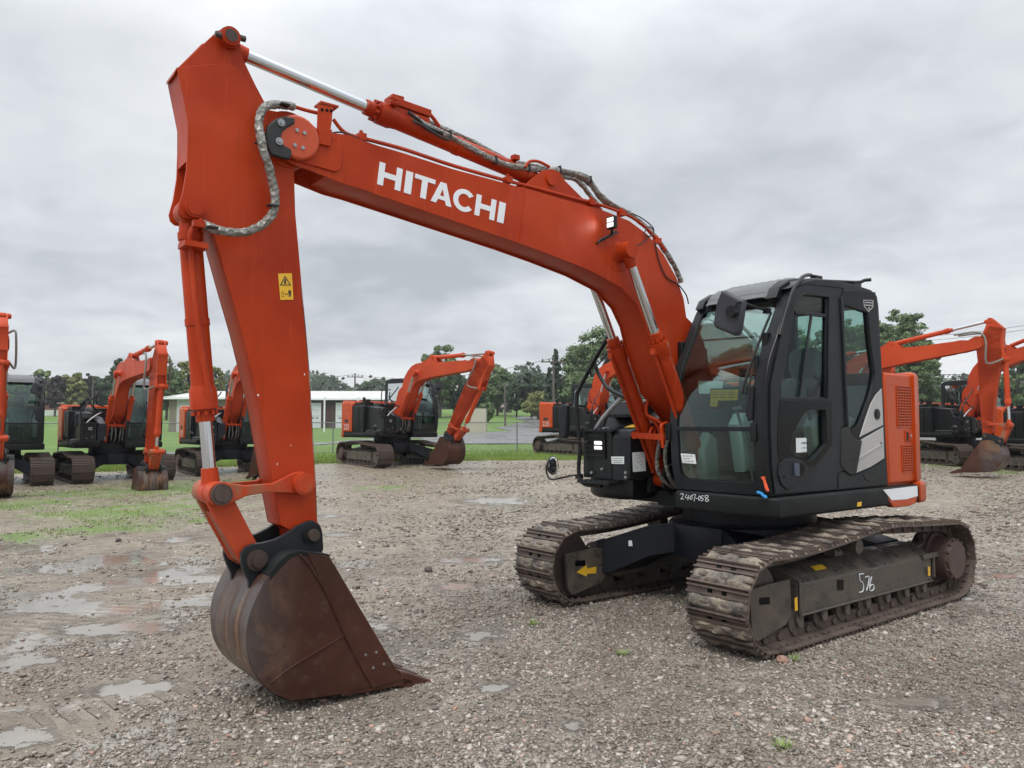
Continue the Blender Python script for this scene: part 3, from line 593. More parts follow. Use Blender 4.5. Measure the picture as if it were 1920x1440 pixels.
def build_track(parent, yc, muddy=True):
    n = 43; P = resample(track_path(), n); mb = MB(); mud = MB(); rn = random.Random(3 if yc > 0 else 5)
    ca, cb = .47 * 1, .5
    for i in range(n):
        a = Vector((P[i][0], 0, P[i][1])); b = Vector((P[(i + 1) % n][0], 0, P[(i + 1) % n][1])); d = (b - a); ln = d.length; d.normalize()
        up = Vector((d.z, 0, -d.x))      # outward for this winding
        if up.dot((a + b) / 2 - Vector((0, 0, .37))) < 0: up = -up
        Mx = Matrix((d, Vector((0, 1, 0)), up)).transposed(); y = Vector((0, yc, 0)); mid = (a + b) / 2 + y
        mb.box(mid - up * .006, (ln * .985, TW, .012), None, Mx)
        for fr, h in ((-.44, .03), (-.12, .026), (.2, .026), (.46, .016)): mb.box(mid + d * (ln * fr) + up * (h / 2), (.014, TW - .004, h), None, Mx)
        for s in (-1, 1):                # chain links, pin bosses and shoe bolts on the inside
            mb.box(mid - up * .05 + Vector((0, s * .075, 0)), (ln * 1.06, .03, .075), None, Mx)
            mb.cyl(mid - d * ln * .5 - up * .05 + Vector((0, s * .062, 0)), mid - d * ln * .5 - up * .05 + Vector((0, s * .108, 0)), .028, n=10)
            if muddy:
                for q in (-.22, .22): mb.cyl(mid + d * ln * q - up * .012 + Vector((0, s * .2, 0)), mid + d * ln * q - up * .03 + Vector((0, s * .2, 0)), .013, n=6)
                for q in (-.06, .06): mb.box(mid + d * (ln * .36) + up * .003 + Vector((0, q, 0)), (.034, .036, .008), GLOSS, Mx)
        if muddy:
            # lumpy mud pressed between the grousers
            G = 9; K = 26; x0, x1 = -.42, .24
            am = .75 + rn.random() * .5; ed = rn.random() * .02
            vs = []; fs = []
            for iu in range(G):
                for iv in range(K):
                    u = iu / (G - 1); v = iv / (K - 1); edge = min(u, 1 - u, 1) * 4; edge = min(1, edge) * min(1, min(v, 1 - v) * 12 + .1)
                    h = (.016 + .024 * am * (.5 + .5 * math.sin(v * 17 + i * 2.1) * math.sin(u * 4 + i)) + rn.random() * .008) * edge - .004
                    p = mid + d * (ln * (x0 + (x1 - x0) * u) + (rn.random() - .5) * .008) + up * h + Vector((0, (v - .5) * (TW - .01 - ed) + (rn.random() - .5) * .006, 0))
                    vs.append(p)
            for iu in range(G - 1):
                for iv in range(K - 1): k = iu * K + iv; fs.append((k, k + 1, k + K + 1, k + K))
            mud.add(vs, fs)
    tr = mb.build('track', parent, TRACKSTEEL)
    if muddy: mud.build('mud', tr, MUD, smooth=60)
    return tr
def build_undercarriage(root, main=True):
    parts = []
    for s in (1, -1):
        yc = s * .995; tr = build_track(root, yc, main); parts.append(tr)
        o = lambda y: s * y
        # side frame: box with sloping shoulder
        mb = MB(); ol = [(o(1.13), .20), (o(1.13), .425), (o(1.10), .45), (o(.97), .525), (o(.84), .53), (o(.80), .44), (o(.80), .2)]
        mb.prism(ol, -1.15, 1.0, ax='x'); mb.box((-.08, o(1.14), .206), (2.12, .03, .016))
        mb.plate([(-1.15, .2), (-1.15, .50), (-1.32, .52), (-1.45, .44), (-1.45, .3), (-1.32, .2)], o(.85), o(1.02), bev=.01)
        mb.box((-1.12, o(1.135), .43), (.3, .03, .05)); mb.box((-1.17, o(1.14), .33), (.02, .03, .2))
        mb.bar((.99, o(1.145), .19), (.99, o(1.145), .45), .02, .03); mb.bar((.99, o(1.145), .45), (.99, o(.9), .53), .02, .03)
        fr = mb.build('track_frame', root, FRAMESTEEL, .008); parts.append(fr)
        mb = MB(); yk = [(1.575, .46), (1.33, .475), (1.075, .475), (1.065, .215), (1.14, .155), (1.32, .12), (1.50, .09), (1.55, .16)]
        mb.plate(yk, o(1.075), o(1.12), bev=.006); mb.plate(yk, o(.80), o(.84), bev=.006); mb.build('idler_guard', fr, FRAMESTEEL)
        mb = MB(); mb.plate([(1.34, .335), (1.46, .345), (1.47, .375), (1.46, .395), (1.34, .385)], o(1.118), o(1.123), bev=.001); mb.part(); mb.plate([(1.34, .335), (1.46, .345), (1.46, .395), (1.34, .385)], o(.797), o(.802), bev=.001); mb.build('slot', fr, GLOSS)
        mb = MB(); mb.cyl((1.47, o(.92), .355), (1.47, o(1.07), .355), .285, n=32); mb.cyl((1.47, o(.96), .355), (1.47, o(1.03), .355), .31, n=32); mb.build('idler_wheel', fr, TRACKSTEEL)
        mb = MB()
        mb.lathe((-1.47, o(.9), .37), (-1.47, o(1.225), .37), [(0, .24), (.45, .24), (.46, .2), (.9, .195), (.92, .178), (1.0, .17)], 36)
        for k in range(14): t = k * math.pi / 7; mb.cyl((-1.47 + .183 * math.cos(t), o(1.195), .37 + .183 * math.sin(t)), (-1.47 + .183 * math.cos(t), o(1.222), .37 + .183 * math.sin(t)), .011, n=6)
        mb.build('final_drive', fr, paint('final_drive_rust', (.062, .036, .029), (.09, .052, .042), (.5, .7), dirt=(.05, .035, .03), dirt_at=(.5, .8)))
        mb = MB()
        for k in range(15):
            t = 2 * math.pi * k / 15; c = Vector((-1.47 + .27 * math.cos(t), o(.995), .37 + .27 * math.sin(t))); mb.box(c, (.07, .05, .05), None, Matrix.Rotation(-t, 3, 'Y'))
        mb.cyl((-1.47, o(.97), .37), (-1.47, o(1.02), .37), .26, n=30); mb.build('sprocket', fr, TRACKSTEEL)
        for k in range(7):
            x = .98 - k * .33; mb = MB()
            mb.lathe((x, o(.88), .155), (x, o(1.11), .155), [(0, .05), (.05, .095), (.25, .095), (.27, .07), (.73, .07), (.75, .095), (.95, .095), (1, .05)], 20); mb.cyl((x, o(1.11), .155), (x, o(1.14), .155), .04, n=8); mb.box((x, o(1.12), .185), (.09, .03, .04))
            mb.build('track_roller', fr, FRAMESTEEL)
        for x in (.1,):
            mb = MB(); mb.lathe((x, o(.94), .625), (x, o(1.13), .625), [(0, .06), (.2, .06), (.22, .05), (.7, .05), (.72, .062), (1, .06)], 20); mb.box((x, o(.9), .56), (.12, .1, .1)); mb.build('carrier_roller', fr, FRAMESTEEL)
        if main and s > 0:
            ym = 1.133
            def hw(mb, strokes, fn, r=.004): 
                for st in strokes: mb.tube([fn(u, v) for u, v in st], r, 6, sub=4)
            z = lambda L_: [(1540 + a / 4.5, 940 + b / 4.5) for a, b in L_]
            mb = MB(); hw(mb, [z([(356, 610), (338, 613), (320, 617), (323, 640), (328, 672), (342, 678), (353, 700), (356, 735), (347, 760), (320, 768)]), z([(370, 640), (402, 636), (395, 700), (380, 752)]), z([(425, 635), (410, 690), (408, 745), (425, 755), (443, 735), (440, 705), (420, 705), (410, 725)])], lambda u, v: PY(u, v, ym), .0045)
            mb.build('chalk_number', fr, WHITE)
            mb = MB(); mb.plate(xz([(1569.5, 1087), (1582, 1086.5), (1582, 1106), (1570, 1107)], ym), ym - .002, ym, bev=.0005); mb.build('slot', fr, GLOSS)
            mb = MB(); mb.plate(xz([(1490, 1122), (1495, 1119), (1496, 1144), (1491, 1146)], 1.163), 1.161, 1.163, bev=.0003); mb.part()
            mb.plate(xz([(1740, 1063), (1744, 1062), (1744.5, 1079), (1740.5, 1080)], 1.152), 1.15, 1.152, bev=.0003)
            mb.part(); mb.box((.55, 1.035, .494), (.16, .05, .003), None, Matrix.Rotation(-.52, 3, 'X')); mb.build('warning_decal', fr, YELLOW)
        if main and s < 0:
            y_ = -.797; mb = MB(); ar = [(1081, 1073), (1100, 1059), (1101, 1066), (1118, 1062), (1118, 1075), (1101, 1076), (1100, 1081)]
            mb.plate(xz(ar, y_), y_ - .001, y_ + .001, bev=.0003); mb.build('arrow_decal', fr, YELLOW)
    # cross frame (X-shaped carbody) and swing ring
    mb = MB()
    for sx in (1, -1):
        for sy in (1, -1):
            ol = [(sy * .22, .74), (sy * .45, .70), (sy * .78, .56), (sy * .84, .54), (sy * .84, .24), (sy * .74, .25), (sy * .45, .42), (sy * .22, .48)]
            x0 = .30 * sx
            k0 = len(mb.v); mb.prism(ol, x0, x0 + .42 * sx, ax='x')
            for i in range(k0, len(mb.v)):
                p = mb.v[i]; t = (abs(p[1]) - .22) / .6; mb.v[i] = (p[0] + sx * .42 * t * (1 if True else 0), p[1], p[2])
    mb.plate([(.82 * math.cos(R(a)) , .66 * math.sin(R(a))) for a in range(0, 360, 20)], .44, .735, ax='z', bev=.01)
    parts.append(mb.build('carbody', root, NAVY, .006))
    mb = MB(); mb.lathe((0, 0, .70), (0, 0, .90), [(0, .66), (.2, .66), (.22, .60), (1, .60)], 48); parts.append(mb.build('swing_ring', root, NAVY))
    if main:
        q = [PX(u, v, .95) for u, v in ((1171, 1035), (1180, 1034), (1181, 1044), (1172, 1045))]
        mb = MB(); mb.plate([(-.62, .50), (-.55, .51), (-.56, .56), (-.62, .55)], .98, .984, ax='x', bev=.0003); mb.build('torn_decal', parts[-2], PAPER)
    return parts
# ================================================================ revolving upper body
def cabx(z):      # bulging windscreen profile
    return float(np.interp(z, [1.08, 1.3, 1.6, 1.92, 2.1, 2.25, 2.43, 2.6, 2.68, 2.76, 2.82], [1.10, 1.145, 1.165, 1.14, 1.085, 1.0, .90, .80, .74, .62, .40]))
CY0, CY1 = .07, 1.0
def tail(off=0, n=22):   # rear plan outline, from left corner round to right corner
    pts = [(-1.13, 1.035 + off), (-1.22 - off, 1.03 + off), (-1.295 - off, .97 + off)]
    for i in range(n):
        t = R(36 - 72 * i / (n - 1)); pts.append((-(1.53 + off) * math.cos(t) - .09 * (abs(math.sin(t)) / .588) ** 4, (1.53 + off) * math.sin(t)))
    pts += [(-1.35 - off, -1.02 - off), (-1.27 - off, -1.13 - off), (-1.13, -1.15 - off)]
    return pts
def build_upper(root, main=True):
    parts = []
    add = lambda o: (parts.append(o), o)[1]
    # skirt / deck under the cab, rounded underside
    mb = MB(); k = [(1.11, .10), (1.13, .95), (1.08, 1.03), (-1.0, 1.03), (-1.0, .10)]
    mb.plate([(1.115, .08), (1.125, .98), (1.08, 1.045), (-1.13, 1.05), (-1.13, .08)], .905, 1.07, ax='z', bev=.03, res=3)
    mb.box((-.2, -.1, .95), (2.0, .6, .13)); mb.box((-.2, -.7, .96), (1.9, .8, .12))
    for y in (.02, -.24): mb.plate([(.1, 1.0), (.1, 1.5), (.2, 1.62), (.38, 1.62), (.6, 1.35), (.9, 1.22), (.92, 1.06), (.8, .98)], y - .015, y + .015, bev=.004)
    for y in (.2, -.43): mb.plate([(.5, 1.0), (.6, 1.16), (.76, 1.24), (.88, 1.18), (.9, 1.0)], y - .02, y + .02, bev=.004)
    deck = add(mb.build('revolving_frame', root, DECK))
    if main:
        mb = MB(); ok = lambda L_: [(1240 + a / 3, 500 + b / 3) for a, b in L_]
        hs = [[(107, 1283), (112, 1277), (121, 1278), (123, 1286), (113, 1303), (110, 1307), (127, 1307)], [(143, 1280), (135, 1299), (157, 1301)], [(153, 1284), (149, 1314)], [(168, 1288), (161, 1299), (166, 1311), (174, 1302), (171, 1289), (167, 1288)], [(173, 1285), (193, 1282), (188, 1299), (184, 1320)], [(194, 1303), (204, 1304)], [(215, 1290), (208, 1301), (212, 1314), (220, 1305), (219, 1292), (214, 1290)], [(238, 1290), (226, 1291), (225, 1302), (234, 1303), (236, 1311), (229, 1317), (222, 1315)], [(261, 1288), (248, 1287), (246, 1296), (259, 1306), (267, 1315), (256, 1321), (247, 1314), (253, 1304), (264, 1294), (260, 1288)]]
        for st in hs: mb.tube([PX(u, v, 1.128) for u, v in ok(st)], .0026, 5, sub=3)
        mb.build('chalk_number', deck, WHITE)
        w1 = xz([(1656, 918.5), (1720, 911), (1721, 930), (1700, 936), (1672, 938), (1664, 928)], 1.053)
        mb = MB(); mb.plate(w1, 1.05, 1.0535, bev=.0005); mb.build('white_band', deck, WHITE)
        mb = MB(); mb.plate(xz([(1664, 929), (1672, 938), (1700, 936), (1721, 930), (1718, 944), (1706, 949), (1676, 952), (1668, 940)], 1.053), .99, 1.0525, bev=.01); mb.build('orange_end_panel', deck, ORANGE_BODY)
        mb = MB(); mb.plate(xz([(1609, 942), (1616, 941), (1615, 949), (1608, 950)], 1.053), 1.035, 1.053, bev=.0003); mb.build('warning_decal', deck, YELLOW)
    # counterweight
    mb = MB(); T = tail(); T2 = tail(.03)
    mb.plate(T, 1.07, 2.11, ax='z', bev=.055, res=4); mb.plate(T2, .895, 1.10, ax='z', bev=.045, res=4)
    cw = add(mb.build('counterweight', root, ORANGE_BODY))
    # left side door (orange, grilles and latch) and hood behind the cab
    mb = MB(); dr = xz([(1655, 720), (1665.6, 908), (1716, 903), (1712, 722), (1709, 706), (1700, 698), (1687, 694), (1655, 697)], 1.0)
    dr = [(-.62, 2.02), (-.66, 1.09), (-1.165, 1.09), (-1.165, 2.02), (-1.15, 2.08), (-.64, 2.08)]
    mb.plate(dr, .96, 1.012, bev=.03, res=4); mb.box((-.88, .55, 1.55), (.52, .85, 1.04)); door = add(mb.build('side_door', root, ORANGE_BODY))
    mb = MB(); mb.box((-.885, .62, 2.075), (.5, .72, .03)); 
    for i in range(9): mb.box((-.95 + .0 * i, .55 + i * .04, 2.093), (.3, .018, .004), GLOSS)
    mb.build('hood_panel', door, ORANGE_BODY, .006)
    for (x0, x1, z0, z1, nx, nz) in ((-.83, -1.10, 1.60, 1.97, 9, 15), (-.90, -1.12, 1.19, 1.43, 7, 11)):
        mb = MB(); mb.box(((x0 + x1) / 2, 1.0125, (z0 + z1) / 2), (abs(x1 - x0), .004, z1 - z0)); g = mb.build('grille', door, GLOSS)
        mb = MB()
        for i in range(nx + 1): x = x0 + (x1 - x0) * i / nx; mb.box((x, 1.017, (z0 + z1) / 2), (.0085, .006, z1 - z0))
        for i in range(nz + 1): z = z0 + (z1 - z0) * i / nz; mb.box(((x0 + x1) / 2, 1.0175, z), (abs(x1 - x0), .006, .0075))
        mb.build('mesh', g, ORANGE_BODY)
    mb = MB(); mb.plate([(-.96, 1.46), (-1.09, 1.46), (-1.09, 1.565), (-.96, 1.565)], 1.008, 1.02, bev=.005); mb.box((-1.0, 1.021, 1.512), (.03, .002, .08), GLOSS); mb.box((-1.05, 1.022, 1.512), (.055, .008, .07)); mb.cyl((-1.05, 1.02, 1.515), (-1.05, 1.032, 1.515), .012, n=12, m=CHROME); mb.build('latch', door, ORANGE)
    # engine hood, pump side and tanks on the right
    mb = MB(); mb.box((-.55, -.15, 1.5), (1.2, .7, .96)); mb.plate([(-1.1, .2), (-.1, .2), (-.1, -.5), (-1.1, -.5)], 1.9, 2.0, ax='z', bev=.03)
    mb.plate([(.1, -.45), (-1.12, -.45), (-1.12, -1.13), (-1.0, -1.14), (.1, -1.14)], 1.0, 1.93, ax='z', bev=.05, res=3); mb.plate([(-.15, -.42), (-.9, -.42), (-.9, -1.05), (-.15, -1.05)], 1.9, 2.02, ax='z', bev=.03, res=3)
    mb.cyl((-.8, -.6, 2.0), (-.8, -.6, 2.22), .05, n=16); mb.cyl((-.4, -.7, 2.0), (-.4, -.7, 2.14), .09, n=16); mb.box((-.1, -.9, 1.98), (.3, .3, .12)); hood = add(mb.build('engine_hood', root, DECK))
    mb = MB(); mb.plate([(-1.28, 1.08), (-.62, 1.08), (-.62, 1.98), (-.68, 2.05), (-1.28, 2.05)], -1.175, -1.02, bev=.04, res=3); add(mb.build('side_panel', root, ORANGE_BODY))
    mb = MB(); mb.plate([(-1.2, .93), (.9, .93), (.9, 1.06), (-1.2, 1.06)], -1.17, -1.0, bev=.04, res=3); mb.build('skirt', hood, DECK)
    mb = MB(); mb.box((-.2, -1.142, 1.5), (.02, .01, .8)); mb.build('panel_gap', hood, GLOSS)
    # small black hood with hoses seen between the boom cylinders
    mb = MB(); mb.plate([(.05, 1.5), (.05, 1.86), (-.1, 2.0), (-.42, 2.05), (-.6, 2.0), (-.6, 1.5)], -.95, -.5, bev=.03, res=3); mb.build('hood_panel', hood, BLACK)
    # ladder side: fuel tank, tool box with steps
    mb = MB()
    mb.plate([(.2, -.50), (1.02, -.50), (1.10, -.62), (1.10, -.92), (1.0, -1.08), (.2, -1.12)], .93, 1.16, ax='z', bev=.06, res=4)
    mb.plate([(1.165, 1.14), (1.165, 1.50), (1.14, 1.56), (.98, 1.60), (.62, 1.74), (.15, 1.78), (.15, 1.14)], -.62, -.40, bev=.02, res=2)
    mb.plate([(1.15, 1.12), (1.15, 1.55), (.86, 1.60), (.75, 1.84), (.1, 1.90), (.1, 1.12)], -1.03, -.64, bev=.02, res=2)
    tank = add(mb.build('tool_box', root, BLACK))
    mb = MB(); mb.plate([(1.17, 1.12), (1.17, 1.50), (.95, 1.50), (.95, 1.12)], -.62, -.42, bev=.015); mb.build('box_door', tank, CABGREY)
    mb = MB(); mb.box((1.20, -.76, 1.09), (.16, .42, .03)); 
    for i in range(6): mb.box((1.275, -.93 + i * .07, 1.108), (.014, .03, .012))
    mb.box((1.13, -.8, 1.565), (.12, .42, .025)); mb.box((.86, -.75, 1.70), (.16, .36, .025))
    for i in range(7): mb.box((1.185, -.98 + i * .06, 1.582), (.014, .03, .012)); mb.box((.935, -.92 + i * .055, 1.716), (.014, .03, .012))
    mb.build('step', tank, GREYTUBE if False else CABGREY, .003)
    mb = MB()
    for i in range(5): mb.box((1.166, -.84, 1.33 + i * .045), (.02, .23, .012))
    mb.box((1.163, -.84, 1.42), (.01, .26, .24), DECK); mb.build('louvre', tank, BLACK, .002)
    mb = MB()
    for z in (1.405, 1.45): mb.part(); mb.box((1.172, -.795, z), (.012, .10, .034))
    mb.build('lamp', tank, LAMP if main else GREYTUBE, .008)
    mb = MB()
    for y, z in ((-.44, 1.19), (-.44, 1.15), (-.88, 1.17), (-.74, 1.21)): mb.part(); mb.cyl((1.17, y, z), (1.185, y, z), .013, n=10)
    for i in range(3):
        for j in range(3): mb.part(); mb.cyl((.756, -.72 + i * .05 - (j % 2) * .02, 1.63 + j * .045), (.77, -.72 + i * .05 - (j % 2) * .02, 1.63 + j * .045), .008, n=8)
    mb.build('bolt', tank, GREYTUBE)
    if main:
        mb = MB(); mb.plate(yz([(1146, 856), (1170, 856), (1170, 870), (1147, 869.5)], 1.172), 1.17, 1.173, ax='x', bev=.0003)
        q = [PY(u, v, -.398) for u, v in ((1185.5, 848.5), (1209, 847), (1211, 883), (1187, 885))]; mb.plate([(p[0], p[2]) for p in q], -.399, -.3965, bev=.0003); pl = mb.build('paper_label', tank, PAPER)
        mb = MB()
        for u0, v0, w_ in ((1148, 860, 20), (1148, 864, 20), (1150, 867, 16)): a = PX(u0, v0, 1.174); b = PX(u0 + w_, v0, 1.174); mb.bar((1.1735, a[1], a[2]), (1.1735, b[1], b[2]), .0006, .004)
        for u0, v0, u1, v1 in ((1190, 854, 1204, 853), (1192, 860, 1200, 858), (1192, 864, 1198, 868), (1200, 872, 1207, 870), (1190, 874, 1196, 878), (1196, 866, 1206, 864), (1200, 876, 1206, 876)):
            a = PY(u0, v0, -.396); b = PY(u1, v1, -.396); mb.bar((a[0], -.396, a[2]), (b[0], -.396, b[2]), .0006, .004, up=(0, 1, 0))
        mb.build('print', pl, INK)
        mb = MB(); a = PX(1174, 810, 1.0); mb.box((.99, -.52, 1.606), (.10, .13, .003), None, Matrix.Rotation(.24, 3, 'Y')); mb.build('warning_decal', tank, YELLOW)
    # hand rails
    def rail(pts, r=.019, m=BLACK, nm='handrail'):
        mb = MB(); mb.tube(pts, r, 12, sub=6); return mb.build('handrail', tank, m)
    X = lambda L_, x=1.22: [PX(u, v, x) for u, v in L_]
    rail(X([(1146, 615), (1140, 632), (1112, 680), (1086, 730), (1081, 745), (1083, 790), (1087, 840), (1085, 880), (1089, 900), (1100, 909), (1128, 911)]))
    rail(X([(1115, 680), (1122, 700), (1135, 722), (1147, 733), (1172, 745)], 1.15), .018)
    rail(X([(1105, 828), (1130, 785), (1168, 744)], 1.12), .022, GREYTUBE)
    rail([(.2, -.55, 2.0), (.22, -.55, 2.3), (.3, -.55, 2.42), (.75, -.55, 2.42)], .016)
    rail(X([(1200, 655), (1201, 690), (1208, 705), (1232, 711)], .8), .018)
    # right hand mirrors
    mb = MB(); a = PX(1061, 790, 1.25); c = PX(1090, 828, 1.22)
    mb.plate([(a[1] - .045, a[2] - .155), (a[1] + .03, a[2] - .16), (a[1] + .055, a[2] - .13), (a[1] + .06, a[2] + .15), (a[1] + .03, a[2] + .17), (a[1] - .02, a[2] + .155), (a[1] - .05, a[2] + .12)], 1.24, 1.30, ax='x', bev=.02, res=3)
    mr = mb.build('wing_mirror', tank, CABGREY)
    mb = MB(); mb.tube(X([(1100, 829), (1060, 826), (1050, 818), (1050, 790), (1052, 782)], 1.24), .009, 8); mb.box(PX(1051, 788, 1.24), (.04, .04, .06)); mb.build('mirror_arm', mr, BLACK)
    mb = MB(); b = PX(1035, 873, 1.22); nn = Vector((-.25, .95, .05)).normalized(); bb = Vector(b); mb.lathe(bb - nn * .035, bb + nn * .02, [(0, .03), (.35, .075), (.8, .092), (1, .09)], 28); rm = mb.build('round_mirror', tank, BLACK)
    mb = MB(); prof = [(0, .086), (.3, .08), (.7, .055), (1, .01)]; mb.lathe(bb + nn * .019, bb + nn * .036, prof, 28); mb.build('mirror_glass', rm, MIRROR)
    mb = MB(); mb.tube(X([(1024, 872), (1026, 890), (1034, 899), (1048, 897), (1070, 892), (1090, 890)], 1.2), .009, 8); mb.box(PX(1086, 893, 1.21), (.05, .06, .04)); mb.build('mirror_arm', rm, BLACK)
    # hoses and pipes round the boom foot
    for dy, y0 in ((0, .04), (.05, .06), (-.05, .03), (.02, -.16), (-.03, -.2)):
        mb = MB(); mb.tube([(.95, y0 + dy, 1.50), (.99, y0 + dy, 1.36), (.97, y0 + dy * 1.4, 1.2), (.86, y0 + dy, 1.08), (.7, y0 + dy, 1.04)], .018, 9, sub=5, jit=.25); add(mb.build('sleeved_hose', root, FOIL))
    mb = MB()
    mb.bar((.90, -.46, 1.50), (1.03, .2, 1.50), .05, .04) if False else None
    z = lambda u, v, y: PY(u, v, y)
    mb.bar(z(1190, 816, -.42), z(1250, 820, .02), .05, .05); mb.cyl(z(1190, 816, -.44), z(1190, 816, -.38), .035, n=12)
    mb.tube([z(1168, 640, -.30), z(1200, 700, -.27), z(1214, 745, -.25), z(1212, 775, -.25), z(1230, 795, -.2), z(1238, 815, -.15), z(1238, 832, -.15)], .015, 8)
    mb.tube([z(1212, 760, -.2), z(1214, 778, -.2), z(1238, 792, -.1), z(1244, 815, -.08), z(1244, 835, -.08)], .014, 8)
    mb.tube([z(1218, 815, -.2), z(1222, 803, -.2), z(1228, 806, -.2), z(1228, 832, -.2)], .013, 8)
    mb.tube([z(1250, 792, .03), z(1240, 798, .03), z(1241, 815, .03), z(1243, 840, .03)], .013, 8)
    add(mb.build('pipe', root, ORANGE))
    mb = MB()
    for i in range(5): mb.part(); y = -.75 + i * .05; mb.tube([(.1, y, 1.75), (.05, y, 1.9), (-.05, y, 1.98), (-.2, y, 1.98)], .014, 8)
    for i in range(4): mb.part(); y = -.3 + i * .1; mb.tube([(.35, y, 1.35), (.5, y, 1.2), (.6, y, 1.02)], .02, 8)
    mb.build('black_hose', root, RUBBER); parts.extend([c for c in root.children if c.name.startswith('black_hose') and c not in parts])
    # ---------------------------------------------------------- cab
    c0 = CY0; c1 = CY1
    zs = [1.075 + i * (2.82 - 1.075) / 26 for i in range(27)]
    prof = [(cabx(z_), z_) for z_ in zs]
    # left side shell with window openings
    D = lambda L_, y=c1: xz(L_, y)
    side = [(-.66, 1.075)] + [(1.10, 1.075)] + prof[1:-3] + [(.60, 2.765), (.45, 2.80), (.2, 2.825), (-.2, 2.825), (-.45, 2.81), (-.55, 2.77), (-.575, 2.68), (-.60, 2.2)]
    w_door = D([(1462, 745), (1462, 720), (1470, 675), (1478, 625), (1490, 568), (1495, 558), (1507, 552.5), (1552, 558), (1551, 650), (1550, 748)])
    w_low = D([(1512, 769), (1545, 768), (1548, 832), (1521, 863), (1514, 864), (1485, 854), (1479, 837), (1483, 816), (1500, 781)])
    w_rear = D([(1576, 568), (1627, 586), (1632, 640), (1640, 700), (1637, 720), (1630, 748), (1611.5, 796), (1601, 805), (1590, 805), (1585, 795), (1580, 700)])
    mb = MB(); mb.plate([side, w_door, w_low, w_rear], c1 - .05, c1, bev=.008, res=2); 
    sr = [(-.66, 1.075), (1.10, 1.075)] + prof[1:-3] + side[-8:]
    w_r = [(1.03, 1.72), (1.05, 2.0), (.93, 2.25), (.80, 2.52), (.68, 2.66), (-.46, 2.68), (-.5, 1.8)]
    mb.plate([sr, w_r], c0, c0 + .045, bev=.006)
    # rear wall with window, roof, floor
    mb.plate([[(c0 + .04, 1.075), (c1 - .04, 1.075), (c1 - .04, 2.75), (c0 + .04, 2.75)], [(c0 + .09, 1.86), (c1 - .09, 1.86), (c1 - .09, 2.68), (c0 + .09, 2.68)]], -.64, -.58, ax='x', bev=.005)
    mb.box((.22, (c0 + c1) / 2, 1.09), (1.72, c1 - c0 - .06, .03))
    # front corner posts, sill, transom
    def ribbon(y0, y1, z0, z1, dx0, dx1, nz=22):
        zz_ = [z0 + (z1 - z0) * i / nz for i in range(nz + 1)]; vs = []; fs = []
        for z_ in zz_: vs += [(cabx(z_) + dx1, y0, z_), (cabx(z_) + dx1, y1, z_), (cabx(z_) + dx0, y1, z_), (cabx(z_) + dx0, y0, z_)]
        for i in range(nz):
            for j in range(4): fs.append((i * 4 + j, i * 4 + (j + 1) % 4, i * 4 + 4 + (j + 1) % 4, i * 4 + 4 + j))
        fs += [(0, 1, 2, 3), (nz * 4 + 3, nz * 4 + 2, nz * 4 + 1, nz * 4)]
        return vs, fs
    for y0, y1, z0, z1, d0, d1 in ((c1 - .115, c1 - .006, 1.075, 2.74, -.06, .012), (c0, c0 + .075, 1.075, 2.72, -.06, .008), (c0 + .05, c1 - .1, 1.075, 1.17, -.04, .004), (c0 + .05, c1 - .1, 2.60, 2.74, -.05, .006), (c0 + .05, c1 - .1, 1.565, 1.60, -.03, .012)):
        vs, fs = ribbon(y0, y1, z0, z1, d0, d1, 22 if z1 - z0 > .5 else 3); mb.add(vs, fs)
    cab = add(mb.build('cab', root, CABGREY, .005))
    # rounded corner fillers of the windscreen seal
    mb = MB()
    for y, z_, sy, sz in ((c1 - .115, 1.17, -1, 1), (c0 + .075, 1.17, 1, 1), (c1 - .115, 2.60, -1, -1), (c0 + .075, 2.60, 1, -1)):
        x = cabx(z_); r = .07
        pts = [(y, z_)] + [(y + sy * r * (1 - math.sin(R(t))), z_ + sz * r * (1 - math.cos(R(t)))) for t in range(0, 91, 15)]
        k0 = len(mb.v); mb.plate(pts, -.01, .004, ax='x', bev=.001)
        for i in range(k0, len(mb.v)): p = mb.v[i]; mb.v[i] = (cabx(p[2]) + p[0], p[1], p[2])
    mb.build('windscreen_frame', cab, CABGREY)
    # roof
    mb = MB(); rp = [(.80, 2.69), (.62, 2.775), (.40, 2.825), (-.2, 2.84), (-.48, 2.82), (-.57, 2.76), (-.57, 2.70)]
    mb.plate(rp, c0 + .01, c1 - .03, bev=.02, res=3); mb.plate([(.85, 2.62), (.80, 2.70), (.66, 2.77), (.6, 2.72), (.78, 2.60)], c0 + .02, c0 + .10, bev=.01); mb.plate([(.87, 2.62), (.82, 2.71), (.68, 2.78), (.62, 2.72), (.80, 2.60)], c1 - .19, c1 - .09, bev=.01); mb.build('roof', cab, BLACK)
    mb = MB(); vs = []; fs = []; ny = 60; nx_ = 7; yy0, yy1 = c0 + .13, c1 - .2
    for j in range(nx_ + 1):
        t = j / nx_; x = .84 - t * .48; z_ = np.interp(x, [.36, .5, .66, .76, .84], [2.85, 2.83, 2.775, 2.72, 2.645])
        for i in range(ny + 1):
            y = yy0 + (yy1 - yy0) * i / ny; e_ = min(1, i / 4, (ny - i) / 4); vs.append((x, y, z_ - .02 * (1 - e_) + .010 * e_ * abs(math.sin(i * math.pi / 7.5)) * min(1, t * 3)))
    for j in range(nx_):
        for i in range(ny): k = j * (ny + 1) + i; fs.append((k, k + 1, k + ny + 2, k + ny + 1))
    mb.add(vs, fs); mb.prism([(.84, 2.64), (.76, 2.735), (.66, 2.79), (.36, 2.85), (.36, 2.80), (.7, 2.7)], yy0, yy1); mb.build('roof_hatch', cab, paint('roof_hatch_grey', (.08, .085, .09), (.11, .115, .12), (.35, .5)))
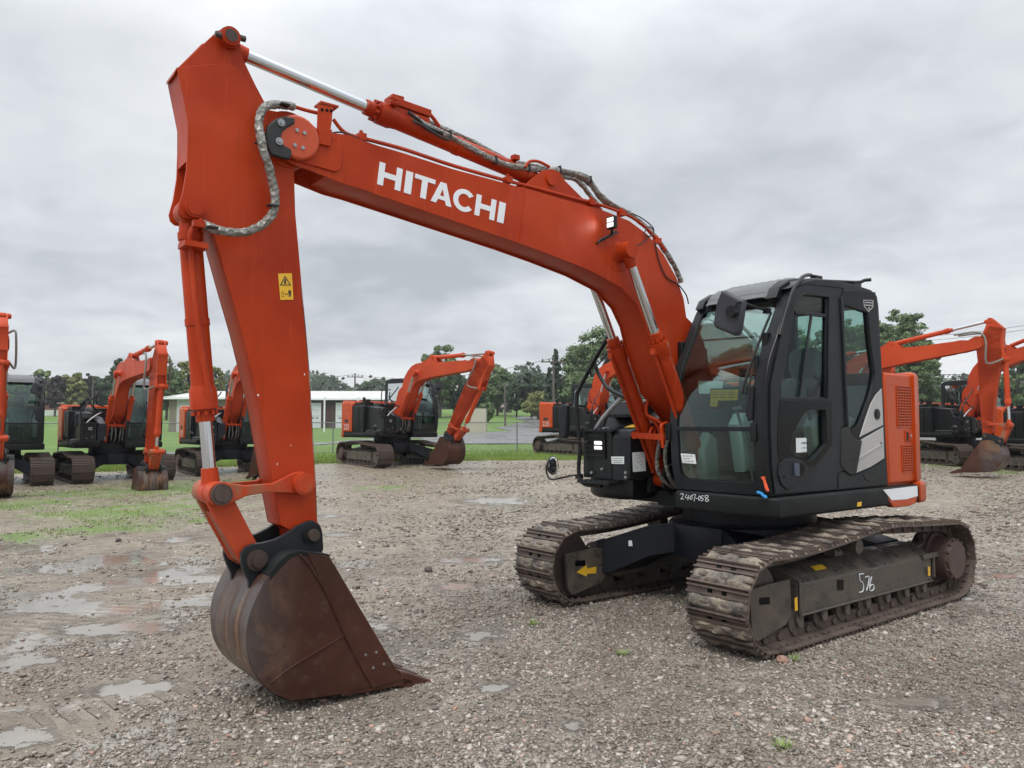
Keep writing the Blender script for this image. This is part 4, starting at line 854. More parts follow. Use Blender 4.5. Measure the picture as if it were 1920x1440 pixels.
    mb = MB(); mb.tube([(1.0, c1 + .018, 2.30), (.90, c1 + .018, 2.5), (.80, c1 + .012, 2.66), (.70, c1 - .0, 2.745), (.58, c1 - .03, 2.81), (.42, c1 - .07, 2.85), (.30, c1 - .1, 2.85)], .015, 10, sub=5); mb.box((.28, c1 - .09, 2.84), (.10, .05, .04))
    mb.tube([(.25, .72, 2.86), (-.1, .78, 2.88), (-.35, .85, 2.89), (-.48, .88, 2.90), (-.53, .9, 2.92), (-.55, .95, 2.92)], .016, 10); mb.box((-.42, .86, 2.86), (.12, .07, .05)); mb.build('roof_rail', cab, BLACK)
    mb = MB(); mb.tube([(1.165 - 0 if z_ < 0 else cabx(z_) + .012, c1 - .01, z_) for z_ in [1.1, 1.3, 1.6, 1.9, 2.1, 2.3, 2.5, 2.6]], .012, 8, sub=3); mb.build('rain_gutter', cab, BLACK)
    # glass
    mb = MB(); vs, fs = ribbon(c0 + .06, c1 - .10, 1.60, 2.63, -.012, -.006, 16); mb.add(vs, fs); ws = mb.build('windscreen', cab, GLASS)
    mb = MB(); vs, fs = ribbon(c0 + .06, c1 - .10, 1.15, 1.57, -.012, -.006, 8); mb.add(vs, fs); mb.build('lower_windscreen', cab, GLASS)
    for wnd in (w_door, w_low, w_rear): mb = MB(); mb.plate(wnd, c1 - .028, c1 - .022, bev=.001, off=.012); mb.build('side_window', cab, GLASS)
    mb = MB(); mb.plate(w_r, c0 + .02, c0 + .026, bev=.001, off=.01); mb.plate([(c0 + .08, 1.84), (c1 - .08, 1.84), (c1 - .08, 2.7), (c0 + .08, 2.7)], -.615, -.609, ax='x', bev=.001); mb.build('far_window', cab, GLASS)
    # door leaf: proud frame round the window, glossy lower panel, lower skin
    df = D([(1449.5, 926), (1444, 877), (1441, 800), (1441.5, 720), (1457, 647), (1469, 592), (1478, 555), (1490, 541), (1505, 533), (1540, 536), (1578, 541), (1573, 558), (1577, 700), (1583, 796), (1574, 802), (1573, 872), (1580, 880), (1568, 888), (1568, 917)])
    mb = MB(); mb.plate([df, w_door, w_low], c1 - .004, c1 + .014, bev=.006, res=2); dl = mb.build('door', cab, CABGREY)
    mb = MB(); gl_ = D([(1458, 751), (1556, 752), (1557, 833), (1540, 855), (1524, 874), (1512, 874), (1500, 862), (1482, 857), (1468, 859), (1458, 866), (1454, 840), (1455, 790)])
    mb.plate([gl_, w_low], c1 + .013, c1 + .0165, bev=.001); mb.build('gloss_panel', dl, GLOSS)
    mb = MB(); hc = D([(1457, 868), (1467, 861), (1481, 859), (1500, 864), (1511, 875), (1500, 893), (1485, 909), (1471, 918), (1460, 908), (1454, 888)]); mb.plate(hc, c1 + .012, c1 + .026, bev=.012, res=3); hd = mb.build('handle_cover', dl, CABGREY)
    mb = MB(); mb.plate(D([(1483, 869), (1500, 868), (1504, 878), (1499, 892), (1485, 893)]), c1 + .0255, c1 + .028, bev=.001); q = PY(1470, 894, c1 + .026); mb.cyl((q[0], c1 + .02, q[2]), (q[0], c1 + .029, q[2]), .009, n=14); mb.build('recess', hd, GLOSS)
    mb = MB(); mb.plate(D([(1481.5, 868), (1490.5, 869), (1491.5, 893), (1483, 892)]), c1 + .02, c1 + .04, bev=.005); mb.build('door_handle', hd, paint('blue_grey_handle', (.05, .065, .10), (.06, .075, .11), (.3, .4)))
    mb = MB(); f_ = lambda u, v, y=c1 - .01: PY(u, v, y)
    mb.bar(f_(1489, 585), f_(1552, 592.5), .03, .022, up=(0, 1, 0)); mb.bar(f_(1521, 592), f_(1498, 748), .02, .018, up=(0, 1, 0)); mb.bar(f_(1460, 748.5), f_(1556, 750), .04, .02, up=(0, 1, 0)); mb.bar(f_(1548, 560), f_(1547, 748), .02, .02, up=(0, 1, 0)); mb.build('window_bar', dl, BLACK, .003)
    mb = MB(); mb.bar((PY(1573, 558, 1)[0], c1 + .022, PY(1573, 558, 1)[2]), (PY(1584, 800, 1)[0], c1 + .022, PY(1584, 800, 1)[2]), .03, .024, up=(0, 1, 0)); mb.build('rear_post_trim', cab, CABGREY, .008)
    mb = MB(); P3 = [(q[0], c1 + .012, q[1]) for q in df]; mb.tube(P3 + [P3[0]], .006, 6, sub=1); mb.build('door_gap_line', dl, GLOSS)  # black tube puts in the shade of the gap round the door
    mb = MB(); wl = D([(1461, 746), (1461, 720), (1469, 675), (1477, 625), (1489, 567), (1495, 556.5), (1507, 551), (1553, 556.5), (1552, 650), (1551, 749)]); mb.tube([(q[0], c1 + .012, q[1]) for q in wl + [wl[0]]], .006, 6, sub=1); mb.build('window_seal', dl, RUBBER)
    # rear quarter: glossy border, silver panels, scoop
    rb = D([(1570, 545), (1641, 548), (1645, 600), (1650, 660), (1653, 728), (1640, 742), (1625, 775), (1611, 822), (1600, 818), (1592, 812), (1578, 803), (1573, 700)])
    mb = MB(); mb.plate([rb, w_rear], c1 - .002, c1 + .003, bev=.001); mb.build('window_border', cab, GLOSS)
    mb = MB(); up_ = D([(1610.6, 819), (1620.5, 787), (1631, 757), (1640, 741), (1651, 729), (1652.5, 760), (1654, 797)]); mb.plate(up_, c1, c1 + .012, bev=.004)
    lo_ = D([(1613.5, 824), (1633, 813), (1654, 801), (1655, 830), (1656, 859), (1644, 867), (1629.5, 876), (1603, 887), (1608, 857)]); mb.plate(lo_, c1, c1 + .012, bev=.004)
    a = f_(1608, 858, 0); mb.bar(PY(1607, 861, c1 + .012), PY(1654, 832, c1 + .012), .012, .014, up=(0, 1, 0)); sp = mb.build('silver_panel', cab, SILVER)
    mb = MB(); q = PY(1644, 776.5, c1 + .012); mb.cyl((q[0], c1 + .01, q[2]), (q[0], c1 + .02, q[2]), .047, n=24); mb.cyl((q[0], c1 + .02, q[2]), (q[0], c1 + .024, q[2]), .03, n=24); q = PY(1652, 832, c1 + .012); mb.cyl((q[0], c1 + .01, q[2]), (q[0], c1 + .018, q[2]), .012, n=12); mb.build('round_cap', sp, BLACK)
    mb = MB(); sc = D([(1573, 803), (1587, 797), (1590, 806), (1593, 815), (1602, 824), (1613, 826), (1608, 857), (1602.5, 886), (1592, 891), (1580, 883), (1572, 872)]); mb.plate(sc, c1, c1 + .02, bev=.012, res=3)
    mb.bar(PY(1597, 864, c1 + .02), PY(1608, 859, c1 + .02), .006, .008, up=(0, 1, 0)); mb.build('scoop', cab, BLACK)
    mb = MB(); mb.plate(D([(1568, 889), (1580, 884), (1592, 893), (1604, 890), (1630, 879), (1657, 862), (1661, 908), (1568, 918)]), c1, c1 + .01, bev=.004); lp = mb.build('lower_panel', cab, CABGREY)
    mb = MB(); mb.plate(D([(1616, 889), (1622, 888), (1630, 897), (1645, 900), (1644, 904), (1630, 904), (1620, 899)]), c1 + .008, c1 + .014, bev=.003); mb.build('recess', lp, BLACK)
    # interior
    mb = MB(); mb.plate([(-.1, 1.45), (.42, 1.47), (.46, 1.57), (.38, 1.61), (.06, 1.58), (-.02, 1.74), (-.12, 2.02), (-.20, 2.05), (-.26, 1.9), (-.22, 1.50)], .27, .75, bev=.05, res=3); mb.box((0, .5, 1.3), (.4, .35, .3)); st_ = mb.build('seat', cab, SEAT); mb = MB(); mb.plate([(-.16, 2.03), (-.10, 2.12), (-.11, 2.27), (-.17, 2.31), (-.25, 2.28), (-.25, 2.08)], .37, .65, bev=.045, res=3); mb.build('headrest', cab, SEAT)
    mb = MB(); mb.plate([(-.3, 1.2), (.42, 1.2), (.50, 1.62), (.42, 1.72), (-.1, 1.74), (-.3, 1.66)], .14, .28, bev=.04, res=3); mb.plate([(-.3, 1.2), (.3, 1.2), (.42, 1.60), (.34, 1.70), (-.1, 1.72), (-.3, 1.66)], .83, .93, bev=.03, res=3)
    mb.plate([(-.57, 1.1), (-.57, 1.95), (-.5, 1.97), (-.40, 1.6), (-.38, 1.1)], c0 + .06, c1 - .06, bev=.03, res=3); mb.plate([(.9, 1.12), (.95, 1.4), (.85, 1.55), (.75, 1.5), (.72, 1.12)], .13, .24, bev=.03, res=3); mb.build('console', cab, INT)
    mb = MB()
    for y, dy in ((.50, -.03), (.60, .03)): mb.tube([(.62, y, 1.12), (.68, y + dy * .2, 1.4), (.76, y + dy, 1.66), (.80, y + dy, 1.74)], .012, 8); mb.bar((.80, y + dy - .03, 1.75), (.80, y + dy + .05, 1.76), .02, .02)
    for y in (.21, .88): mb.tube([(.36, y, 1.62), (.39, y, 1.74), (.37, y, 1.84)], .014, 8, m=RUBBER); mb.lathe((.37, y, 1.78), (.365, y, 1.92), [(0, .018), (.3, .028), (.8, .03), (1, .02)], 12, m=RUBBER)
    mb.box((.66, .55, 1.13), (.3, .35, .02), DECK); mb.build('lever', cab, GREYTUBE)
    mb = MB(); mb.tube([(.1, .86, 1.95), (.24, .88, 1.96), (.30, .88, 1.86)], .014, 8); mb.tube([(.15, .80, 1.72), (.16, .86, 1.94), (.30, .88, 2.02)], .012, 8); mb.box((.86, .16, 2.2), (.04, .1, .14));  mb.tube([(cabx(2.36) - .05, c0 + .07, 2.34), (cabx(2.36) - .05, c1 - .1, 2.32)], .008, 6); mb.tube([(cabx(2.0) - .05, c0 + .07, 2.0), (cabx(2.0) - .05, c1 - .1, 2.0)], .006, 6); mb.build('grab_handle', cab, RUBBER)
    # wiper, hinges, cab mirror
    X1 = lambda u, v, y: PY(u, v, y)
    mb = MB(); wy = .86
    wp = [(cabx(z_) + .02, y, z_) for y, z_ in ((.868, 2.50), (.85, 2.3), (.83, 2.05), (.80, 1.9), (.79, 1.85))]; mb.tube(wp, .012, 6, sub=3); mb.tube([(cabx(z_) + .025, y, z_) for y, z_ in ((.865, 2.1), (.855, 1.9), (.85, 1.78), (.84, 1.68))], .008, 6); mb.build('wiper', cab, RUBBER)
    mb = MB(); mb.plate([(.86, 1.64), (.90, 1.66), (.90, 1.9), (.87, 1.9), (.84, 1.78), (.835, 1.69)], 0, .03, ax='x', bev=.01); mb.xf(lambda p: (cabx(p[2]) + p[0] + .005, p[1], p[2])); mb.build('wiper_motor_cover', cab, BLACK)
    mb = MB()
    for z_ in (2.28, 1.58): 
        for y in (c0 - .01, c1 - .1): mb.part(); mb.box((cabx(z_ - .02) + .0, y, z_ - .02), (.06, .05, .14))
    mb.part(); mb.box((cabx(2.1) + .02, c1 - .115, 2.08), (.03, .03, .14)); mb.build('hinge', cab, BLACK, .006)
    mb = MB(); a = Vector(PX(1372, 588, 1.32)); mp_ = yz([(1356, 546), (1363, 545), (1398, 562), (1399, 568), (1391, 620), (1386, 629), (1380, 630), (1345, 615), (1341, 607), (1347, 570)], 1.32)
    mb.plate(mp_, 1.29, 1.36, ax='x', bev=.03, res=4); mi_ = mb.build('cab_mirror', cab, paint('mirror_housing', (.028, .032, .042), (.035, .040, .05), (.4, .55)))
    b = PX(1373, 585, 1.36); mb = MB(); mb.cyl((1.355, b[1], b[2]), (1.385, b[1], b[2]), .045, n=24); mb.cyl((1.37, b[1] + .04, b[2] - .005), (1.42, b[1] + .04, b[2] - .005), .03, n=16)
    mb.tube([(1.40, b[1] + .04, b[2] + .0), PX(1381, 571, 1.39), PX(1388, 566, 1.36), PX(1415, 575, 1.15), PX(1438, 583, .98)], .009, 8, sub=4); mb.box(PX(1438, 583, .98), (.05, .04, .04)); mb.build('mirror_bracket', mi_, BLACK)
    if main:
        mb = MB(); mb.plate(D([(1499.5, 821.5), (1519, 821), (1520, 848), (1500, 849)], c1 + .014), c1 - .02, c1 - .0185, bev=.0003); st = mb.build('paper_notice', cab, PAPER)
        st.location = (0, .0, 0)
        mb = MB(); a = PY(1501, 831.5, c1 - .018); b = PY(1518, 831, c1 - .018)
        w_ = math.dist((a[0], a[2]), (b[0], b[2])); sc_ = w_ / 4.9
        mb = text_mb('U1023417', lambda c: ((a[0] + b[0]) / 2 - c.x * sc_, c1 - .0175 + c.z * .1, a[2] - .006 + c.y * sc_), INK, bold=.02)
        for v, f0, f1 in ((838, 1505, 1514), (840, 1502, 1517), (846.5, 1505, 1515)): p = PY(f0, v, c1 - .018); q = PY(f1, v, c1 - .018); mb.bar((p[0], c1 - .0175, p[2]), (q[0], c1 - .0175, q[2]), .0006, .005, INK, up=(0, 1, 0))
        mb.build('print', st, INK)
        def on_glass(pts, nm, m, d=.002): # sheet following the windscreen
            q = [PX(u, v, 1.16) for u, v in pts]; mb = MB(); ys = [p[1] for p in q]; zs_ = [p[2] for p in q]
            k = MB(); k.plate([(y, z_) for y, z_ in zip(ys, zs_)], -.001, .0005, ax='x', bev=.0002); k.xf(lambda p: (cabx(p[2]) + p[0] - d, p[1], p[2])); return k.build(nm, cab, m)
        on_glass([(1274.5, 850), (1301, 852), (1303, 870), (1277, 868)], 'paper_label', PAPER, .003)
        on_glass([(1301, 714), (1326, 713), (1326, 738), (1306, 738)], 'paper_label', PAPER, .016); on_glass([(1326, 714), (1349, 714), (1349, 728), (1327, 728)], 'paper_label', PAPER, .016)
        yd = on_glass([(1328, 731), (1379, 730), (1379, 750), (1342, 751), (1341, 762), (1328, 762)], 'warning_decal', YELLOW, .016)
        k = MB()
        for v, u0, u1 in ((855, 1278, 1299), (860, 1279, 1292), (865, 1280, 1300), (735, 1331, 1376), (740, 1331, 1376), (745, 1331, 1376), (756, 1331, 1339)):
            n_ = 3
            for i in range(n_):
                a0 = u0 + (u1 - u0) * i / n_; p = PX(a0, v, 1.16); q = PX(a0 + (u1 - u0) / n_ * .7, v, 1.16); dd = -.001 if v > 800 else -.0135; k.bar((cabx(p[2]) + dd, p[1], p[2]), (cabx(q[2]) + dd, q[1], q[2]), .002, .004)
        k.build('print', yd, INK)
        # small badge on the rear quarter window
        bd = D([(1618.5, 562), (1637.5, 563), (1637, 576), (1628.5, 585), (1620, 575)], c1 + .003); bi = D([(1619.8, 563.5), (1636.2, 564.2), (1635.8, 575.5), (1628.5, 583), (1621.2, 574.5)], c1 + .003)
        mb = MB(); mb.plate([bd, bi], c1 + .002, c1 + .0045, bev=.0003); 
        mb.plate(D([(1621, 566), (1635, 567), (1634.8, 569), (1621.2, 568)]), c1 + .002, c1 + .004, bev=.0003); mb.plate(D([(1621, 571), (1635, 572), (1634.8, 574), (1621.2, 573)]), c1 + .002, c1 + .004, bev=.0003); mb.plate(D([(1627.5, 576), (1629.5, 576), (1630, 580), (1627.5, 580)]), c1 + .002, c1 + .004, bev=.0003); mb.build('badge', cab, SILVER)
        # ribbon and blue tie
        mb = MB()
        for pts in ([(1426, 895), (1432, 893), (1434, 900), (1438, 922), (1434, 915), (1430, 899)], [(1432, 893), (1434, 898), (1437, 906), (1442, 921), (1439, 921), (1432, 903)], [(1428, 899), (1434, 895), (1436, 893), (1433, 901)]):
            q = [PX(u, v, 1.15) for u, v in pts]; mb.plate([(p[1], p[2]) for p in q], 1.145, 1.15, ax='x', bev=.001)
        mb.build('orange_ribbon', cab, TAPE)
        mb = MB(); mb.tube([PX(u, v, 1.15) for u, v in ((1420, 923), (1427, 925), (1432, 930), (1435, 931), (1436, 934))], .012, 8); mb.build('blue_tie', cab, BLUE)
    return parts
main = empty('excavator', (CX, CY, 0), YAW)
tag(main, 'large orange excavator in the foreground, black cab, brown bucket resting on the wet gravel', 'excavator')
under = build_undercarriage(main); upper = build_upper(main); build_front(main)
# ================================================================ ground
def G(u, v):
    r = ray(u, v); t = 1.0
    lo, hi = .5, 800
    for _ in range(60):
        m_ = (lo + hi) / 2; z = CH + m_ * r[2]
        if z > gz(m_ * r[1]): lo = m_
        else: hi = m_
    return (lo * r[0], lo * r[1], gz(lo * r[1]))
def GX(u, Y): return (u - 960) / F * Y * math.cos(0)
npr = np.random.default_rng(11)
PUD = [((935, 940), (95, 11)), ((200, 1180), (160, 16)), ((335, 1012), (34, 11)), ((30, 1385), (90, 26)), ((250, 1292), (120, 22)), ((540, 1262), (75, 26)), ((110, 1142), (120, 12)), ((640, 1003), (40, 6)), ((620, 968), (30, 5)), ((905, 1190), (60, 14)), ((930, 1290), (50, 12)), ((1810, 1122), (22, 5)), ((1720, 1318), (80, 12)), ((860, 1100), (70, 10)), ((1075, 1362), (22, 9)), ((330, 1075), (90, 12)), ((480, 1200), (60, 25)), ((880, 1050), (80, 8)), ((1890, 1080), (50, 8)), ((700, 1175), (60, 12)), ((60, 1240), (60, 12))]
GRS = [((250, 958), (170, 22)), ((200, 990), (120, 12)), ((40, 1005), (90, 14)), ((310, 915), (140, 16)), ((50, 945), (90, 12)), ((120, 925), (90, 8)), ((460, 905), (60, 7)), ((380, 975), (40, 6)), ((720, 915), (60, 4)), ((1790, 872), (120, 6)), ((1890, 885), (60, 5)), ((120, 965), (60, 8))]
def ell(lst, sc=1.):
    o = []
    for (u, v), (a, b) in lst:
        p = G(u, v); q = G(u + a, v); r = G(u, v - b); o.append((p[0], p[1], abs(q[0] - p[0]) * sc, max(abs(r[1] - p[1]) * sc, .12)))
    return o
PW = ell(PUD); GW = ell(GRS)
def edge_y(X): return float(np.interp(X, [-40, -20, -12, -9, -4, 2, 8, 20, 60], [20, 23.5, 26, 29, 31.5, 32, 34, 40, 46]))
m, nt = newmat('wet_gravel'); GRAVEL = m
tc = N(nt, 'ShaderNodeTexCoord').outputs['Object']; sp = N(nt, 'ShaderNodeSeparateXYZ'); L(nt, tc, sp.inputs[0])
wob = noise(nt, tc, 2.3, 6, .6); wob2 = noise(nt, tc, 9, 6, .65)
def mask_ell(lst):
    cur = None
    for cx_, cy_, a, b in lst:
        dx = M_('DIVIDE', M_('SUBTRACT', sp.outputs[0], cx_, nt=nt), a, nt=nt); dy = M_('DIVIDE', M_('SUBTRACT', sp.outputs[1], cy_, nt=nt), b, nt=nt)
        d = M_('SQRT', M_('ADD', M_('MULTIPLY', dx, dx, nt=nt), M_('MULTIPLY', dy, dy, nt=nt), nt=nt), nt=nt)
        cur = d if cur is None else M_('MINIMUM', cur, d, nt=nt)
    return cur
pd = mask_ell(PW)
leftb = N(nt, 'ShaderNodeMapRange'); L(nt, sp.outputs[0], leftb.inputs[0]); leftb.inputs[1].default_value = -4; leftb.inputs[2].default_value = 1.5; leftb.inputs[3].default_value = .20; leftb.inputs[4].default_value = -.02
pm = M_('ADD', M_('SUBTRACT', 1.15, pd, nt=nt), M_('MULTIPLY', M_('SUBTRACT', wob2, .5, nt=nt), 2.2, nt=nt), nt=nt)
pm = M_('ADD', pm, M_('MULTIPLY', M_('SUBTRACT', wob, .5, nt=nt), 1.6, nt=nt), nt=nt)
wp = noise(nt, tc, .9, 7, .62, .3); nearm = N(nt, 'ShaderNodeMapRange'); L(nt, sp.outputs[1], nearm.inputs[0]); nearm.inputs[1].default_value = 9; nearm.inputs[2].default_value = 15; nearm.inputs[3].default_value = 0; nearm.inputs[4].default_value = -.3
pm = M_('MAXIMUM', pm, M_('MULTIPLY', M_('SUBTRACT', M_('ADD', M_('ADD', wp, nearm.outputs[0], nt=nt), leftb.outputs[0], nt=nt), .60, nt=nt), 5.5, nt=nt), nt=nt)
big = noise(nt, tc, .55, 5, .6); 
mudm = ramp(nt, M_('ADD', M_('ADD', M_('MULTIPLY', big, .55, nt=nt), M_('MULTIPLY', wob2, .45, nt=nt), nt=nt), leftb.outputs[0], nt=nt), [(.53, 0.), (.60, 1.)])
pool = ramp(nt, pm, [(.25, 0.), (.62, 1.)])
damp = ramp(nt, pm, [(-.6, 0.), (.5, 1.)])
def stones(sc, seed):
    v = N(nt, 'ShaderNodeTexVoronoi'); v.inputs['Scale'].default_value = sc; v.inputs['Randomness'].default_value = 1
    mp = N(nt, 'ShaderNodeMapping'); mp.inputs['Location'].default_value = (seed, seed * 2, 0); L(nt, tc, mp.inputs[0]); L(nt, mp.outputs[0], v.inputs['Vector'])
    s2 = N(nt, 'ShaderNodeSeparateColor'); L(nt, v.outputs['Color'], s2.inputs[0]); return v.outputs['Distance'], s2.outputs[0]
d1, c1_ = stones(34, 3); d2, c2_ = stones(75, 9)
pick = ramp(nt, c2_, [(.45, 0.), (.5, 1.)])
tone = [(.0, (0.112, 0.096, 0.078)), (.3, (0.225, 0.188, 0.150)), (.6, (0.338, 0.292, 0.240)), (.86, (0.450, 0.405, 0.345)), (.95, (0.630, 0.585, 0.525)), (1., (0.330, 0.180, 0.135))]
ca = ramp(nt, c1_, tone); cb = ramp(nt, c2_, tone); scol = mixc(nt, pick, ca, cb)
gap = ramp(nt, d1, [(.35, 1.), (.6, .45)]); 
fine = noise(nt, tc, 160, 4, .7); fcol = ramp(nt, fine, [(.3, (.10, .085, .068)), (.7, (.27, .235, .195))])
gcol = mixc(nt, ramp(nt, noise(nt, tc, 5, 5), [(.42, .0), (.62, .8)]), scol, fcol)
mcol = ramp(nt, noise(nt, tc, 3.5, 8, .7), [(.34, (0.244, 0.191, 0.133)), (.52, (0.378, 0.313, 0.233)), (.68, (0.512, 0.447, 0.355))])
mcol = mixc(nt, .35, mcol, fcol)
col = mixc(nt, M_('MULTIPLY', mudm, .85, nt=nt), gcol, mcol)
col = mixc(nt, M_('MULTIPLY', damp, .3, nt=nt), col, (.15, .125, .095)); col = mixc(nt, M_('MULTIPLY', pool, .8, nt=nt), col, (.27, .25, .22))
def rut(a, b, w_, col, h0):
    A_, B_ = G(*a), G(*b); ang = math.atan2(B_[1] - A_[1], B_[0] - A_[0]); mp = N(nt, 'ShaderNodeMapping', vector_type='TEXTURE'); mp.inputs['Location'].default_value = (A_[0], A_[1], 0); mp.inputs['Rotation'].default_value = (0, 0, ang); L(nt, tc, mp.inputs[0])
    s_ = N(nt, 'ShaderNodeSeparateXYZ'); L(nt, mp.outputs[0], s_.inputs[0]); ln = math.dist(A_[:2], B_[:2])
    yy = M_('ADD', M_('ABSOLUTE', s_.outputs[1], nt=nt), M_('MULTIPLY', M_('SUBTRACT', wob2, .5, nt=nt), .35, nt=nt), nt=nt)
    mk = ramp(nt, yy, [(w_ * .8, 1.), (w_ * 1.2, 0.)]); xx = M_('ABSOLUTE', M_('SUBTRACT', s_.outputs[0], ln / 2, nt=nt), nt=nt); mk = M_('MULTIPLY', mk, ramp(nt, M_('DIVIDE', xx, ln, nt=nt), [(.4, 1.), (.55, 0.)]), nt=nt)
    st_ = ramp(nt, M_('ADD', M_('SINE', M_('MULTIPLY', M_('ADD', s_.outputs[0], M_('MULTIPLY', s_.outputs[1], .4, nt=nt), nt=nt), 2 * math.pi / .13, nt=nt), nt=nt), M_('MULTIPLY', wob2, 1.6, nt=nt), nt=nt), [(.55, 0.), (.95, 1.)])
    return mixc(nt, M_('MULTIPLY', mk, .6, nt=nt), col, mixc(nt, st_, (.36, .32, .265), (.22, .185, .145))), M_('MULTIPLY', M_('MULTIPLY', mk, st_, nt=nt), -1.2, nt=nt)
col, rh1 = rut((60, 1345), (470, 1290), .17, col, 0); col, rh2 = rut((-20, 1190), (420, 1100), .2, col, 0); col, rh3 = rut((1560, 1330), (1900, 1240), .16, col, 0)
# large tone variation and tyre-churned darker bands
dk = ramp(nt, noise(nt, tc, .8, 6, .65, .5), [(.40, .5), (.56, 0.)]); col = mixc(nt, dk, col, (0.128, 0.102, 0.081))
mid = N(nt, 'ShaderNodeMapRange'); L(nt, sp.outputs[1], mid.inputs[0]); mid.inputs[1].default_value = 7; mid.inputs[2].default_value = 16
mn = ramp(nt, noise(nt, tc, 3.2, 9, .78), [(.42, 0.), (.5, 1.)]); mcl = ramp(nt, noise(nt, tc, 7, 6, .8), [(.35, (0.114, 0.087, 0.053)), (.5, (0.239, 0.199, 0.133)), (.62, (0.416, 0.367, 0.267))])
col = mixc(nt, M_('MULTIPLY', M_('MULTIPLY', mn, .75, nt=nt), mid.outputs[0], nt=nt), col, mcl)
# grass creeping in
ge = N(nt, 'ShaderNodeAttribute'); ge.attribute_name = 'grass'
gd = mask_ell(GW); gm = M_('ADD', M_('SUBTRACT', 1.0, gd, nt=nt), M_('MULTIPLY', M_('SUBTRACT', wob, .5, nt=nt), 4.0, nt=nt), nt=nt)
g1 = M_('MULTIPLY', ramp(nt, gm, [(.0, 0.), (.7, 1.)]), .8, nt=nt)
g2 = M_('ADD', ge.outputs['Fac'], M_('MULTIPLY', M_('SUBTRACT', noise(nt, tc, 1.1, 6, .7), .5, nt=nt), 1.6, nt=nt), nt=nt)
g2 = ramp(nt, g2, [(.42, 0.), (.58, 1.)])
gn = noise(nt, tc, 14, 5, .7); grcol = ramp(nt, gn, [(.3, (0.044, 0.092, 0.014)), (.55, (0.106, 0.196, 0.030)), (.75, (0.188, 0.270, 0.060))])
grbig = ramp(nt, noise(nt, tc, .25, 4), [(.4, (0.088, 0.165, 0.028)), (.65, (0.163, 0.245, 0.045))]); grcol = mixc(nt, .5, grcol, grbig)
gg = M_('MAXIMUM', g1, g2, nt=nt); col = mixc(nt, gg, col, grcol)
rb_ = mixc(nt, mudm, (.55, .55, .55), (.26, .26, .26)); rgh = mixc(nt, damp, rb_, (.28, .28, .28)); rgh = mixc(nt, pool, rgh, (.10, .10, .10)); rgh = mixc(nt, gg, rgh, (.9, .9, .9))
h = M_('ADD', M_('MULTIPLY', M_('SUBTRACT', 1.0, d1, nt=nt), .6, nt=nt), M_('MULTIPLY', M_('SUBTRACT', 1.0, d2, nt=nt), .35, nt=nt), nt=nt)
h = M_('ADD', h, M_('MULTIPLY', fine, .3, nt=nt), nt=nt)
h = M_('MULTIPLY', h, M_('SUBTRACT', 1.0, M_('MULTIPLY', mudm, .6, nt=nt), nt=nt), nt=nt)
h = M_('ADD', h, M_('MULTIPLY', noise(nt, tc, 5, 8, .75), 2.2, nt=nt), nt=nt)
for r__ in (rh1, rh2, rh3): h = M_('ADD', h, r__, nt=nt)
h = M_('MULTIPLY', h, M_('SUBTRACT', 1.0, pool, nt=nt), nt=nt)
sxx = N(nt, 'ShaderNodeSeparateColor'); L(nt, rgh, sxx.inputs[0])
finish(nt, col, sxx.outputs[0], 0, bump(nt, h, .9, .022), 0, .5)
nx, ny = 161, 181
Xs = np.linspace(-1, 1, nx); Xs = np.sign(Xs) * (np.abs(Xs) ** 1.7) * 420; Ys = -12 + 720 * np.linspace(0, 1, ny) ** 2.1
hf = lambda X, Y: gz(Y) + .035 * math.sin(X * .9 + 1) * math.sin(Y * .7) * (1 if Y > 1 else 0) * .5
vs = [(X, Y, gz(Y) + (.02 * math.sin(X * 1.3) * math.sin(Y * 1.1) if Y > 12 else 0)) for Y in Ys for X in Xs]
fs = [(j * nx + i, j * nx + i + 1, (j + 1) * nx + i + 1, (j + 1) * nx + i) for j in range(ny - 1) for i in range(nx - 1)]
gr = MB().add(vs, fs).build('ground', None, GRAVEL); tag(gr, kind='structure')
at = gr.data.attributes.new('grass', 'FLOAT', 'POINT')
at.data.foreach_set('value', [max(0., min(1., (v[1] - edge_y(v[0])) / 5.0 + .5)) if v[1] > 5 else 0. for v in vs])
# paved ways
def strip(name, pts, w, mat, dz=.03, hw=None):
    vs = []; fs = []
    P = []
    for i in range(len(pts) - 1):
        n = max(2, int(math.dist(pts[i], pts[i + 1]) / 1.5))
        for k in range(n): t = k / n; P.append((pts[i][0] * (1 - t) + pts[i + 1][0] * t, pts[i][1] * (1 - t) + pts[i + 1][1] * t))
    P.append(pts[-1])
    for i, p in enumerate(P):
        a = P[max(i - 1, 0)]; b = P[min(i + 1, len(P) - 1)]; dx, dy = b[0] - a[0], b[1] - a[1]; l = math.hypot(dx, dy); nx_, ny_ = -dy / l, dx / l
        for k in range(5): s = (k / 4 - .5) * w; X, Y = p[0] + nx_ * s, p[1] + ny_ * s; vs.append((X, Y, gz(Y) + dz))
    for i in range(len(P) - 1):
        for k in range(4): q = i * 5 + k; fs.append((q, q + 1, q + 6, q + 5))
    o = MB().add(vs, fs).build(name, None, mat); tag(o, kind='structure'); return o
m, nt = newmat('wet_asphalt'); tc = N(nt, 'ShaderNodeTexCoord').outputs['Object']
finish(nt, ramp(nt, noise(nt, tc, 1.2, 8, .7), [(.3, (.10, .10, .098)), (.7, (.20, .20, .195))]), ramp(nt, noise(nt, tc, .3, 5), [(.4, .2), (.65, .6)]), 0, bump(nt, noise(nt, tc, 40, 3), .3, .01)); ASPH = m
strip('path', [(-45, 27.2), (-30, 29), (-17.6, 31.5), (-14, 42), (-12.2, 48), (-9.6, 57), (-4, 62)], 1.6, ASPH)
vs = []; fs = []; k_ = 0
